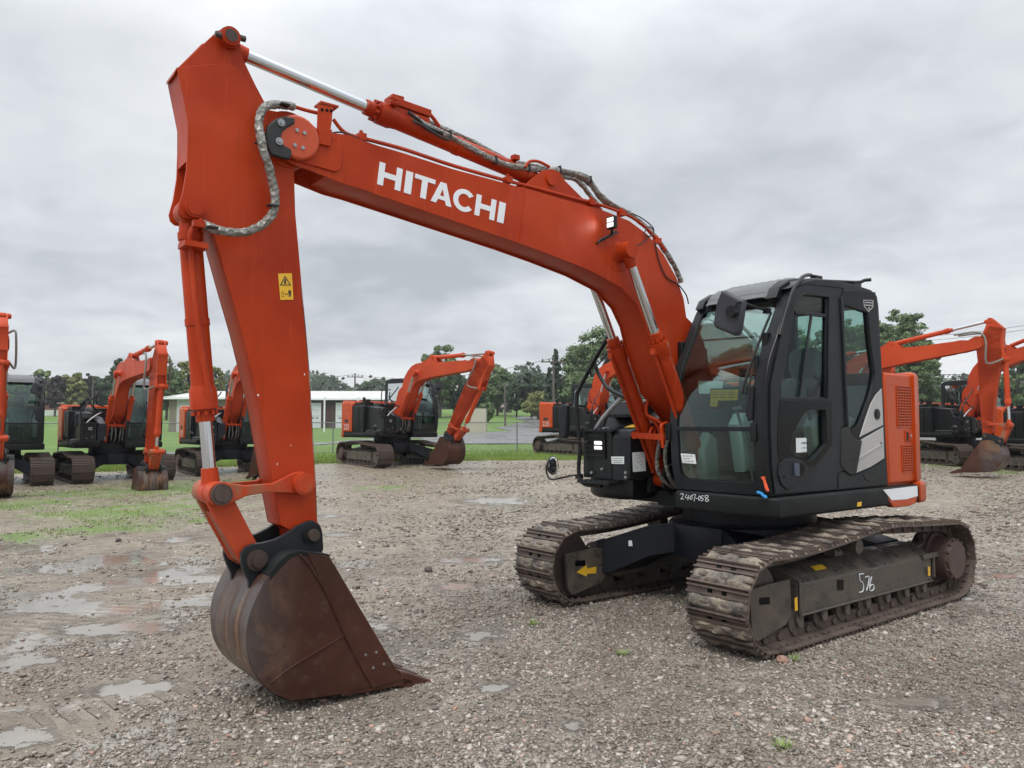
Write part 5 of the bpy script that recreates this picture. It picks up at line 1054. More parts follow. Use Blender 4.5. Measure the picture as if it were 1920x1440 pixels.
rows_ = [(48, -5.5, 60), (52, -6, 60), (60, -7, 60), (70, -5, 60), (80, 0, 60), (95, -2, 60), (112, 2, 60), (130, 0, 60)]
for Y, a, b in rows_:
    for i in range(9): X = a + (b - a) * i / 8; vs.append((X, Y, gz(Y) + .05))
for j in range(len(rows_) - 1):
    for i in range(8): k = j * 9 + i; fs.append((k, k + 1, k + 10, k + 9))
tag(MB().add(vs, fs).build('parking_area', None, ASPH), kind='structure')
# ---------------------------------------------------------------- loose stones (one heap nobody could count)
def in_ell(X, Y, lst, k=1.):
    r = np.full(X.shape, 9.)
    for cx_, cy_, a, b in lst: r = np.minimum(r, np.hypot((X - cx_) / a, (Y - cy_) / b))
    return r
def scatter_stones():
    bands = [(2.7, 4.2, 60000), (4.2, 6.5, 60000), (6.5, 10, 42000), (10, 17, 34000), (17, 30, 26000)]
    X = []; Y = []; Sz = []
    for y0, y1, n in bands:
        yy = npr.uniform(y0, y1, n); xx = npr.uniform(-1, 1, n) * (yy * .70 + .3); X.append(xx); Y.append(yy)
        s = np.exp(npr.normal(math.log(.0060), .45, n)) * (1 + (y0 > 6) * .3 + (y0 > 9) * .6 + (y0 > 16) * 1.0); Sz.append(s)
    X = np.concatenate(X); Y = np.concatenate(Y); Sz = np.clip(np.concatenate(Sz), .003, np.where(Y < 6.5, .017, .03))
    r = in_ell(X, Y, PW); clump = np.sin(X * 2.1 + np.sin(Y * 1.7) * 2) * np.sin(Y * 2.6 + np.sin(X * 1.3)) ; left = np.clip((-X - .2) / 3, 0, .42)
    mudl = np.sin(X * 3.3 + np.sin(Y * 2.9) * 1.5) * np.sin(Y * 3.9 + np.cos(X * 2.1)); keep = (npr.random(X.shape) < np.where(X < 0, np.clip(1.1 + X * .22 * (1 + mudl), .12, 1), 1) * np.clip((r - .7) * 1.3, .02, 1) * np.clip(.85 + .3 * clump - left * .8, .2, 1))
    X, Y, Sz = X[keep], Y[keep], Sz[keep]; n = len(X)
    base = np.array([(-1, -1, -1), (1, -1, -1), (1, 1, -1), (-1, 1, -1), (-1, -1, 1), (1, -1, 1), (1, 1, 1), (-1, 1, 1)], float) * .72
    V = base[None] * (1 + npr.uniform(-.45, .45, (n, 8, 1))) + npr.uniform(-.22, .22, (n, 8, 3))
    V *= npr.uniform(.55, 1.4, (n, 1, 3)) * np.array([1.15, 1.0, .6])
    a = npr.uniform(0, 6.28, n); b = npr.uniform(-.5, .5, n); ca, sa, cb, sb = np.cos(a), np.sin(a), np.cos(b), np.sin(b)
    y_, z_ = V[..., 1] * cb[:, None] - V[..., 2] * sb[:, None], V[..., 1] * sb[:, None] + V[..., 2] * cb[:, None]
    x_, y2 = V[..., 0] * ca[:, None] - y_ * sa[:, None], V[..., 0] * sa[:, None] + y_ * ca[:, None]
    Z0 = np.interp(Y, _GY, _GZ)
    P = np.stack([x_ * Sz[:, None] + X[:, None], y2 * Sz[:, None] + Y[:, None], z_ * Sz[:, None] + (Z0 + Sz * .3)[:, None]], -1).reshape(-1, 3)
    f = np.array([(0, 3, 2, 1), (4, 5, 6, 7), (0, 1, 5, 4), (1, 2, 6, 5), (2, 3, 7, 6), (3, 0, 4, 7)]); Fc = (f[None] + (np.arange(n) * 8)[:, None, None]).reshape(-1)
    me = bpy.data.meshes.new('gravel'); me.vertices.add(n * 8); me.vertices.foreach_set('co', P.ravel()); me.loops.add(n * 24); me.loops.foreach_set('vertex_index', Fc.astype(np.int32)); me.polygons.add(n * 6)
    me.polygons.foreach_set('loop_start', np.arange(0, n * 24, 4, dtype=np.int32)); me.polygons.foreach_set('loop_total', np.full(n * 6, 4, np.int32)); me.update(calc_edges=True)
    t = np.repeat(npr.random(n), 8).astype(np.float32); at = me.attributes.new('tone', 'FLOAT', 'POINT'); at.data.foreach_set('value', t)
    m, nt = newmat('loose_stone'); A = N(nt, 'ShaderNodeAttribute'); A.attribute_name = 'tone'; tc = N(nt, 'ShaderNodeTexCoord').outputs['Object']
    c = ramp(nt, A.outputs['Fac'], [(.0, (0.101, 0.088, 0.074)), (.25, (0.202, 0.171, 0.139)), (.55, (0.310, 0.271, 0.225)), (.8, (0.419, 0.380, 0.326)), (.93, (0.589, 0.550, 0.496)), (1., (0.403, 0.217, 0.155))])
    c = mixc(nt, ramp(nt, noise(nt, tc, 90, 5), [(.4, 0.), (.7, .5)]), c, (0.192, 0.160, 0.128))
    c = mixc(nt, ramp(nt, noise(nt, tc, .75, 7, .7, .4), [(.42, .5), (.54, 0.)]), c, (.15, .12, .09))
    finish(nt, c, ramp(nt, A.outputs['Fac'], [(.2, .3), (.8, .6)]), 0, bump(nt, noise(nt, tc, 120, 4), .4, .004), 0, .5); me.materials.append(m)
    o = bpy.data.objects.new('gravel', me); COL.objects.link(o); tag(o, 'loose wet grey and tan crushed stones lying all over the yard', 'gravel', kind='stuff')
scatter_stones()
# ---------------------------------------------------------------- grass blades
def grass_obj(name, label, X, Y, hmin, hmax, wd, dz=0, lean=.5):
    n = len(X); Z = np.interp(Y, _GY, _GZ) + dz; a = npr.uniform(0, 6.28, n); h_ = npr.uniform(hmin, hmax, n); ln = npr.uniform(0, lean, n) * h_; b = npr.uniform(0, 6.28, n)
    p0 = np.stack([X - wd * np.cos(a), Y - wd * np.sin(a), Z], -1); p1 = np.stack([X + wd * np.cos(a), Y + wd * np.sin(a), Z], -1); p2_ = np.stack([X + ln * np.cos(b), Y + ln * np.sin(b), Z + h_], -1)
    P = np.stack([p0, p1, p2_], 1).reshape(-1, 3); me = bpy.data.meshes.new(name); me.vertices.add(3 * n); me.vertices.foreach_set('co', P.ravel()); me.loops.add(3 * n); me.loops.foreach_set('vertex_index', np.arange(3 * n, dtype=np.int32)); me.polygons.add(n)
    me.polygons.foreach_set('loop_start', np.arange(0, 3 * n, 3, dtype=np.int32)); me.polygons.foreach_set('loop_total', np.full(n, 3, np.int32)); me.update(calc_edges=True); me.materials.append(GRASS)
    o = bpy.data.objects.new(name, me); COL.objects.link(o); tag(o, label, 'grass', kind='stuff'); return o
m, nt = newmat('grass_blades'); tc = N(nt, 'ShaderNodeTexCoord').outputs['Object']
gcol_ = mixc(nt, ramp(nt, noise(nt, tc, 30, 3), [(.35, 0.), (.65, 1.)]), ramp(nt, noise(nt, tc, .5, 4), [(.35, (0.083, 0.176, 0.024)), (.65, (0.180, 0.279, 0.048))]), (0.240, 0.309, 0.072)); finish(nt, gcol_, .7); GRASS = m
n = 120000; X = npr.uniform(-32, 30, n); Y = np.array([edge_y(x) for x in X]) + npr.exponential(3.2, n) - 1.2
keep = (npr.random(n) < np.clip((np.sin(X * 1.9) * np.sin(Y * 1.3 + X) + 1.4), .2, 1)) & (np.abs(X / Y) < .74); keep &= ~((X < -13) & (np.abs(Y - np.interp(X, [-45, -30, -17.6, -14], [27.2, 29, 31.5, 42])) < 1.0))
grass_obj('grass', 'bright green grass along the far edge of the gravel under the fence', X[keep], Y[keep], .05, .15, .012)
X = []; Y = []
for cx_, cy_, a, b in GW:
    n = int(900 * min(a * b, 12)); t = npr.uniform(0, 6.28, n); r = np.sqrt(npr.random(n)) * 1.05; X.append(cx_ + a * r * np.cos(t)); Y.append(cy_ + b * r * np.sin(t))
X = np.concatenate(X); Y = np.concatenate(Y); kp = (np.sin(X * 5 + Y) * np.sin(Y * 4.3 - X) + npr.normal(0, .5, len(X))) > .1
grass_obj('grass', 'thin grass tufts growing through the gravel at the left', X[kp], Y[kp], .015, .06, .006)
for i, (u, v, nb, lab) in enumerate(((1468, 1404, 60, 'small bright green weed in the gravel at the bottom right'), (1000, 1172, 50, 'small green weed in the gravel before the far track'), (1165, 1228, 45, 'faint green weed in the gravel between the bucket and near track'), (1490, 1238, 30, 'tiny green weed beside the reddish rock at the near track'))):
    p = G(u, v); t = npr.uniform(0, 6.28, nb); r = npr.random(nb) * .05; vs = []; fs = []
    for k in range(nb):
        a = t[k]; bx, by = p[0] + r[k] * math.cos(a), p[1] + r[k] * math.sin(a); w_ = .0035; hh = .02 + npr.random() * .035; q = len(vs); c_ = a + 1.57
        vs += [(bx + w_ * math.cos(c_), by + w_ * math.sin(c_), 0), (bx - w_ * math.cos(c_), by - w_ * math.sin(c_), 0), (bx + .03 * math.cos(a), by + .03 * math.sin(a), hh)]; fs.append((q, q + 1, q + 2))
    tag(MB().add(vs, fs).build('weed', None, GRASS), lab, 'weed')
def rock(u, v, r, lab, c):
    p = G(u, v); bm = bmesh.new(); bmesh.ops.create_icosphere(bm, subdivisions=2, radius=r)
    for q in bm.verts: q.co *= .8 + .4 * rnd.random(); q.co.z *= .75
    me = bpy.data.meshes.new('rock'); bm.to_mesh(me); bm.free(); me.materials.append(paint('rock_' , c, tuple(x * 1.25 for x in c), (.5, .7), bscale=90, bs=.5)); o = bpy.data.objects.new('rock', me); COL.objects.link(o); o.location = (p[0], p[1], p[2] + r * .5); tag(o, lab, 'rock')
rock(1467, 1243, .04, 'reddish rock lying under the front of the near track', (.28, .16, .12))
rock(1604 // 2 + 2, 1072, .05, 'dark clod of mud lying on the gravel behind the bucket', (.05, .04, .032))
rock(222, 1016, .04, 'dark flat clod on the gravel left of the bucket', (.04, .03, .025))
# ================================================================ background excavators
TEMPL = []
def copy_tree(o, parent):
    c = o.copy(); COL.objects.link(c); c.parent = parent
    for ch in o.children: copy_tree(ch, c)
    return c
tp = empty('template', (0, 0, -500))
tu = build_undercarriage(tp, main=False); tb = build_upper(tp, main=False)
def bg_exc(u, Y, head, swing, pose, sc, label, number=None, marker=False, front=True):
    X = (u - 960) / F * Y; r = empty('excavator', (X, Y, gz(Y) - .02), R(270 + head) + math.atan2(960 - u, F), sc); tag(r, label, 'excavator', 'excavators parked behind the main machine')
    for o in tu: copy_tree(o, r)
    sw = []
    for o in tb: sw.append(copy_tree(o, r))
    if front:
        n0 = set(r.children); build_front(r, *pose, main=False, paintm=ORANGE_BG); sw += [c for c in r.children if c not in n0]
    if number:
        mb = MB(); 
        k = text_mb(number, lambda c: (-.93 + c.x * .24, -1.176 - abs(c.z), 1.16 + c.y * .24), WHITE, bold=.01).build('number', r, WHITE); sw.append(k)
        mb.box((-.93, -1.177, 1.43), (.22, .004, .10), INK); sw.append(mb.build('emblem', r, INK))
    for c in sw: c.rotation_euler.z = R(swing)
    return r
GRP = [
 (-8, 20.3, 1, 1, (0, 3, 0), 1.0, 'orange excavator cut off by the left edge of the photo, cab facing us', None),
 (213, 22.0, 11, 1, (-5, 2, 8), 1.0, 'orange excavator with open bucket, second from the left, facing us', None),
 (428, 24.6, 13, 3, (0, -8, 10), 1.0, 'orange excavator numbered 130, partly hidden behind the big arm', '130'),
 (736, 28.5, 24, 8, (-4, -25, 22), 1.12, 'orange excavator numbered 225 with folded arm, standing alone on the grass edge', '225'),
 (1092, 35.5, 34, 20, (12, -8, 0), 1.15, 'orange excavator behind the black hand rail, numbered 225, boom reaching right', '225'),
 (1235, 33.0, 50, 10, (-2, 4, 0), 1.12, 'orange excavator seen only through the front glass of the black cab', None),
 (1390, 31.0, 55, 10, (-2, 4, 0), 1.12, 'orange excavator hidden behind the black cab, boom tip at its rear window', None),
 (1524, 26.0, 50, 14, (1, 6, -9), 1.13, 'orange excavator at the right with straight arm and brown bucket down', None),
 (1790, 29.0, 38, 10, (8, -4, 0), 1.1, 'orange excavator at the right behind the straight arm, lift cylinder showing', None),
 (1965, 25.0, 45, 4, (6, -2, 0), 1.0, 'orange excavator mostly cut off by the right edge of the photo', None),
]
for a in GRP: bg_exc(*a)
def rm(o):
    for c in list(o.children): rm(c)
    bpy.data.objects.remove(o)
rm(tp)
# ================================================================ fence
def fence_line(P0, P1, h, step, label, mesh=True):
    root = empty('chain_link_fence', (P0[0], P0[1], gz(P0[1]))); tag(root, label, 'fence')
    ln = math.dist(P0, P1); n = max(1, round(ln / step)); dx, dy = (P1[0] - P0[0]) / ln, (P1[1] - P0[1]) / ln
    pt = lambda s, z: (dx * s, dy * s, gz(P0[1] + dy * s) - gz(P0[1]) + z)
    for i in range(n + 1):
        mb = MB(); s = ln * i / n; mb.cyl(pt(s, -.1), pt(s, h + .05), .03, n=8); mb.build('post', root, GALV)
    mb = MB(); mb.tube([pt(ln * i / n, h) for i in range(n + 1)], .022, 6, sub=1); mb.tube([pt(ln * i / n, .06) for i in range(n + 1)], .008, 5, sub=1); mb.build('rail', root, GALV)
    if mesh:
        mb = MB(); d = .075; k = int(ln / d)
        for i in range(-int(h / d), k):
            for sg in (1, -1):
                s0 = i * d if sg > 0 else i * d + h; s1 = i * d + h if sg > 0 else i * d; z0, z1 = 0, h
                a, b = (s0, z0), (s1, z1)
                if min(s0, s1) < 0 or max(s0, s1) > ln: continue
                pa = pt(a[0], a[1] + .03); pb = pt(b[0], b[1]); w_ = .0022
                mb.add([(pa[0], pa[1], pa[2] - w_), (pa[0] + w_, pa[1] + w_, pa[2] + w_), (pb[0] + w_, pb[1] + w_, pb[2] + w_), (pb[0], pb[1], pb[2] - w_), (pa[0] - w_, pa[1] + w_, pa[2]), (pb[0] - w_, pb[1] + w_, pb[2])], [(0, 1, 2, 3), (1, 4, 5, 2), (4, 0, 3, 5)])
        mb.build('wire_mesh', root, GALV)
    return root
GALV = paint('galvanised_steel', (.16, .17, .175), (.22, .23, .235), (.4, .6), metal=.4)
fence_line((-31, 31.5), (-19.9, 34), 1.45, 2.8, 'chain-link fence behind the excavators, part left of the tallest left post')
fence_line((-19.9, 34), (6, 39.2), 1.45, 2.95, 'long chain-link fence along the grass behind the excavators')
# ================================================================ buildings
def wallmat(name, c1, c2, rib=2.5):
    m, nt = newmat(name); tc = N(nt, 'ShaderNodeTexCoord').outputs['Object']; w_ = N(nt, 'ShaderNodeTexWave', wave_type='BANDS', bands_direction='X'); w_.inputs['Scale'].default_value = rib; L(nt, tc, w_.inputs[0])
    col = mixc(nt, ramp(nt, noise(nt, tc, .8, 6), [(.3, 0.), (.7, 1.)]), c1, c2); finish(nt, col, .55, 0, bump(nt, w_.outputs[0], .5, .03)); return m
WB = wallmat('brown_cladding', (.06, .032, .03), (.075, .042, .038)); WR = wallmat('white_metal_roof', (.50, .50, .47), (.58, .58, .54), 1.2); WBE = wallmat('beige_block', (.17, .145, .115), (.23, .20, .16), .8); WG = wallmat('white_cladding', (.42, .44, .46), (.5, .52, .54), 2.)
DW = paint('door_white', (.6, .63, .66), (.66, .69, .72), (.4, .6))
def shed(name, u0, u1, Y, zb, ze, zr, dep, wall, label, doors, cat='building', gable=None):
    x0, x1 = GX(u0, Y), GX(u1, Y); root = empty(name, (x0, Y, 0)); tag(root, label, cat); w_ = x1 - x0
    mb = MB(); mb.box((w_ / 2, dep / 2, (zb - 1 + ze) / 2), (w_, dep, ze - zb + 1))
    mb.prism([(0, ze), (dep / 2, zr - .15), (dep, ze)], .01, w_ - .01, ax='x'); mb.build('wall', root, wall)
    mb = MB(); mb.prism([(-.5, ze - .05), (dep / 2, zr), (dep + .5, ze - .05), (dep + .5, ze - .25), (dep / 2, zr - .2), (-.5, ze - .25)], -.5, w_ + .5, ax='x'); mb.build('roof', root, WR)
    for u, uw, h in doors:
        xx = GX(u, Y) - x0; ww = uw / F * Y; mb = MB(); mb.box((xx, -.02, zb + h / 2), (ww, .08, h)); d = mb.build('garage_door', root, DW)
        mb = MB()
        for q in (.25, .5, .75): mb.box((xx, -.065, zb + h * q), (ww, .012, .03))
        mb.build('panel_line', d, GALV); mb = MB(); mb.box((xx - ww * .22, -.07, zb + h * .42), (ww * .2, .02, .12)); mb.box((xx + ww * .22, -.07, zb + h * .42), (ww * .2, .02, .12)); mb.build('window', d, INK)
        mb = MB(); mb.box((xx, -.03, zb + h + .06), (ww + .3, .1, .12)); mb.box((xx - ww / 2 - .08, -.03, zb + h / 2), (.12, .1, h)); mb.box((xx + ww / 2 + .08, -.03, zb + h / 2), (.12, .1, h)); mb.build('frame', d, WHITE)
    mb = MB(); mb.box((w_ / 2, -.56, ze - .16), (w_ + 1, .14, .18)); 
    for u in (609, 672): mb.box((GX(u, Y) - x0, -.1, (zb + ze) / 2), (.14, .14, ze - zb))
    mb.build('gutter', root, WHITE); return root
shed('workshop_building', 440, 752, 95, 1.4, 5.1, 6.35, 16, WB, 'long low brown building with pale metal roof and white garage doors', [(540, 20, 3.2), (591.5, 17, 3.0), (643.5, 23, 3.0), (700, 20, 3.0), (490, 20, 3.)])
r_ = shed('storage_shed', 317, 436, 78, 1.0, 4.6, 5.6, 18, WBE, 'beige block shed with pale roof beside the long brown building', [(352, 20, 2.6)])
mb = MB(); mb.box((GX(346, 78) - GX(317, 78) + .2, -.03, 2.75), (1.9, .05, 3.6)); mb.build('white_wall', r_, WG)
def box_thing(name, u0, u1, vt, vb, Y, dep, mat, label, cat, roof=None):
    x0, x1 = GX(u0, Y), GX(u1, Y); zt = CH + (800 - vt) / F * Y; zb = CH + (800 - vb) / F * Y; root = empty(name, ((x0 + x1) / 2, Y, zb)); tag(root, label, cat); w_ = x1 - x0; h = zt - zb
    mb = MB(); mb.box((0, dep / 2, h / 2 - .3), (w_, dep, h + .6)); mb.build('wall', root, mat)
    if roof:
        mb = MB(); mb.add([(-w_ * .58, -.6, h), (w_ * .58, -.6, h), (w_ * .58, dep + .6, h), (-w_ * .58, dep + .6, h), (-w_ * .3, dep / 2, h * 1.55), (w_ * .3, dep / 2, h * 1.55)], [(0, 1, 2, 3), (0, 1, 5, 4), (1, 2, 5), (2, 3, 4, 5), (3, 0, 4)]); mb.build('roof', root, roof)
        mb = MB(); mb.box((-w_ * .2, -.03, h * .5), (w_ * .12, .08, h * .35)); mb.build('window', root, INK); mb = MB(); mb.box((w_ * .22, -.03, h * .5), (w_ * .12, .08, h * .35)); mb.build('window', root, INK); mb = MB(); mb.box((0, -.03, h * .36), (w_ * .08, .08, h * .72)); mb.build('door', root, WHITE)
    return root
ROOFB = paint('brown_shingles', (.12, .09, .07), (.17, .13, .10), (.7, .9))
box_thing('storage_container', 872, 911, 766, 800, 75, 3, wallmat('cream_container', (.42, .39, .31), (.48, .45, .36), 3), 'cream metal container standing right of the excavator with folded arm', 'container')
box_thing('house', 930, 960, 764, 776, 150, 8, WBE, 'small beige house with brown hip roof below the trees', 'house', ROOFB)
box_thing('house', 84, 122, 757, 764, 170, 8, paint('red_brick_wall', (.20, .07, .05), (.25, .09, .06), (.7, .9)), 'low red brick house between the trees at the far left', 'house', ROOFB)
x0, x1 = GX(66, 135), GX(127, 135); rt = empty('white_fence', (x0, 135, gz(135))); tag(rt, 'long white fence across the lawn at the far left', 'fence')
mb = MB(); h = 1.0; n_ = 46
mb.box(((x1 - x0) / 2, 0, .85), (x1 - x0, .06, .12)); mb.box(((x1 - x0) / 2, 0, .3), (x1 - x0, .06, .12)); mb.build('rail', rt, WHITE); mb = MB()
for i in range(n_ + 1): mb.box(((x1 - x0) * i / n_, -.05, .5), (.07, .04, h))
mb.build('picket', rt, WHITE)
# ================================================================ utility poles and wires
WOOD = paint('weathered_wood', (.09, .08, .07), (.13, .115, .10), (.8, .95))
POLES = []
def pole(u, vt, Y, label, arm=True, rad=.14):
    X = GX(u, Y); zt = CH + (800 - vt) / F * Y; z0 = gz(Y) - .2; r = empty('utility_pole', (X, Y, z0)); tag(r, label, 'utility pole'); hgt = zt - z0
    mb = MB(); mb.cyl((0, 0, 0), (0, 0, hgt), rad, rad * .75, n=8); mb.build('pole', r, WOOD)
    if arm:
        mb = MB(); mb.box((0, .15, hgt - .5), (2.3, .1, .12)); ar = mb.build('crossarm', r, WOOD)
        for x in (-1.0, -.4, .4, 1.0): mb = MB(); mb.cyl((x, .15, hgt - .44), (x, .15, hgt - .22), .06, n=6); mb.build('insulator', ar, INK)
    POLES.append((X, Y, zt)); return r
pole(665, 700, 108, 'wooden utility pole with crossarm behind the long brown building'); pole(609, 716, 120, 'thin bare pole above the long brown building roof', False, .08)
pole(428, 702, 112, 'wooden utility pole with crossarm just left of the big arm'); pole(1038, 668, 72, 'wooden utility pole with crossarm before the tall green trees', rad=.12)
pole(173, 707, 90, 'bare pole behind the second excavator from the left', False, .1); pole(947, 716, 100, 'utility pole standing before the dark trees in the middle')
def wire(a, b, sag, label, r=.02):
    pts = [(a[0] + (b[0] - a[0]) * t, a[1] + (b[1] - a[1]) * t, a[2] + (b[2] - a[2]) * t - sag * 4 * t * (1 - t)) for t in [i / 10 for i in range(11)]]
    tag(MB().tube(pts, r, 5, sub=1).build('overhead_wire', None, INK), label, 'wire')
def PT(u, v, Y): return (GX(u, Y), Y, CH + (800 - v) / F * Y)
wire(PT(428, 704, 112), PT(665, 702, 108), .6, 'overhead wire between the two poles behind the brown building', .025)
wire(PT(665, 702, 108), PT(1038, 671, 72), 1.2, 'overhead wire from the building pole to the tree pole', .02)
wire(PT(665, 706, 108), PT(947, 718, 100), .8, 'lower overhead wire behind the folded-arm excavator', .02)
wire(PT(947, 718, 100), PT(1330, 700, 90), .6, 'overhead wire before the dark middle trees', .02)
wire(PT(1038, 671, 72), PT(1500, 640, 60), .8, 'overhead wire from the tree pole towards the cab', .015)
wire(PT(1500, 636, 60), PT(2000, 598, 55), .5, 'upper overhead wire crossing the sky at the right', .014)
wire(PT(1500, 644, 60), PT(2000, 606, 55), .5, 'second overhead wire crossing the sky at the right', .014)
wire(PT(1600, 699, 50), PT(1960, 700, 50), .1, 'thick dark wire low over the right excavators', .022)
wire(PT(1600, 706, 50), PT(1960, 708, 50), .1, 'second thick dark wire low over the right excavators', .022)
wire(PT(20, 770, 60), PT(330, 742, 62), .3, 'thin wire behind the two left excavators', .012)
# ================================================================ trees
def leafmat(name, c1, c2, c3):
    m, nt = newmat(name); tc = N(nt, 'ShaderNodeTexCoord').outputs['Object']
    a = noise(nt, tc, .9, 5, .65); col = ramp(nt, a, [(.34, c1), (.5, c2), (.68, c3)]); b = noise(nt, tc, 6, 3); col = mixc(nt, ramp(nt, b, [(.4, 0.), (.7, .5)]), col, c3)
    hs = N(nt, 'ShaderNodeHueSaturation'); hs.inputs['Saturation'].default_value = .88; L(nt, col, hs.inputs['Color']); p = finish(nt, hs.outputs[0], .7, 0, None, 0, .3); return m
LEAF = {'green': leafmat('green_leaves', (0.051, 0.093, 0.031), (0.093, 0.153, 0.051), (0.170, 0.246, 0.085)), 'dark': leafmat('dark_leaves', (0.024, 0.048, 0.024), (0.043, 0.076, 0.034), (0.085, 0.128, 0.051)),
        'light': leafmat('pale_leaves', (0.119, 0.187, 0.068), (0.204, 0.289, 0.102), (0.323, 0.408, 0.170)), 'purple': leafmat('purple_leaves', (0.031, 0.024, 0.027), (0.051, 0.041, 0.044), (0.085, 0.068, 0.068)), 'pine': leafmat('pine_needles', (0.020, 0.041, 0.024), (0.034, 0.061, 0.034), (0.060, 0.093, 0.051)),
        'yellow': leafmat('yellowing_leaves', (0.102, 0.136, 0.034), (0.187, 0.204, 0.060), (0.289, 0.289, 0.085))}
BARK = paint('bark', (.05, .042, .035), (.08, .068, .055), (.8, .95))
def quads_mesh(P, name, mat):
    n = len(P); me = bpy.data.meshes.new(name); me.vertices.add(n * 4); me.vertices.foreach_set('co', P.reshape(-1)); me.loops.add(n * 4); me.loops.foreach_set('vertex_index', np.arange(n * 4, dtype=np.int32)); me.polygons.add(n)
    me.polygons.foreach_set('loop_start', np.arange(0, n * 4, 4, dtype=np.int32)); me.polygons.foreach_set('loop_total', np.full(n, 4, np.int32)); me.update(calc_edges=True); me.materials.append(mat); return me
def tree(u, vt, wpx, Y, kind, label, base=None, shape='round', dens=1., gap=.0, grp='trees behind the yard'):
    rg = np.random.default_rng(int(u * 7 + vt)); X = GX(u, Y); zt = CH + (800 - vt) / F * Y; z0 = gz(Y) - .3 if base is None else base; H = zt - z0; Wd = wpx / F * Y / 2
    r = empty('pine_tree' if shape == 'pine' else 'tree', (X, Y, z0)); tag(r, label, 'tree', grp)
    if shape == 'pine':
        nc = int(150 * dens); t = rg.random(nc) ** .8; ang = rg.uniform(0, 6.28, nc); rad = Wd * (1 - t) ** .8 * rg.uniform(.35, 1, nc) * (1 + .25 * np.sin(t * 26)); C = np.stack([rad * np.cos(ang), rad * np.sin(ang), H * (.12 + .88 * t) - rad * .25], -1); cr_ = np.full(nc, Wd * .2) * (1.2 - t * .8)
    else:
        nc = int(85 * dens); d = rg.normal(size=(nc, 3)); d /= np.linalg.norm(d, axis=1)[:, None]; rr = rg.uniform(.35, 1, nc) ** .5; lump = 1 + .18 * np.sin(d[:, 0] * 5 + u) * np.cos(d[:, 2] * 4 + u * .3)
        ch = H * (.42 if shape == 'round' else .36); cz = H - ch; C = np.stack([d[:, 0] * Wd * rr * lump * .88, d[:, 1] * Wd * rr * .88, cz + d[:, 2] * ch * rr * lump * .9], -1); C = C[C[:, 2] > H * .08]; nc = len(C); cr_ = Wd * rg.uniform(.13, .26, nc)
    nl = int((120 if shape != 'pine' else 46)); dd = rg.normal(size=(nc, nl, 3)); dd /= np.linalg.norm(dd, axis=2)[..., None]; q = rg.uniform(.4, 1.05, (nc, nl, 1)); ctr = C[:, None] + dd * q * cr_[:, None, None] * np.array([1.15, 1.15, .75]); ctr = ctr.reshape(-1, 3)
    s = (.0021 * Y / 1.0) * rg.uniform(.5, 1.25, len(ctr)) ; nr = dd.reshape(-1, 3) + rg.normal(0, .5, ctr.shape) + np.array([0, 0, .35]); nr /= np.linalg.norm(nr, axis=1)[:, None]
    a = np.cross(nr, rg.normal(size=nr.shape)); a /= np.linalg.norm(a, axis=1)[:, None]; b = np.cross(nr, a); s = s[:, None]
    P = np.stack([ctr - a * s, ctr - b * s * .55, ctr + a * s, ctr + b * s * .55], 1)
    o = bpy.data.objects.new('crown', quads_mesh(P, 'crown', LEAF[kind])); COL.objects.link(o); o.parent = r
    mb = MB(); tr_ = max(.12, H * .022); mb.tube([(0, 0, 0), (.05 * Wd, 0, H * .25), (0, .05 * Wd, H * .5), (0, 0, H * .85)], tr_, 7, sub=2); k0 = len(mb.v)
    for i in range(6):
        an = rg.uniform(0, 6.28); hz = H * rg.uniform(.25, .6); mb.tube([(0, 0, hz), (Wd * .35 * math.cos(an), Wd * .35 * math.sin(an), hz + H * .12), (Wd * .7 * math.cos(an), Wd * .7 * math.sin(an), hz + H * .26)], tr_ * .4, 5, sub=2)
    mb.build('trunk', r, BARK); return r
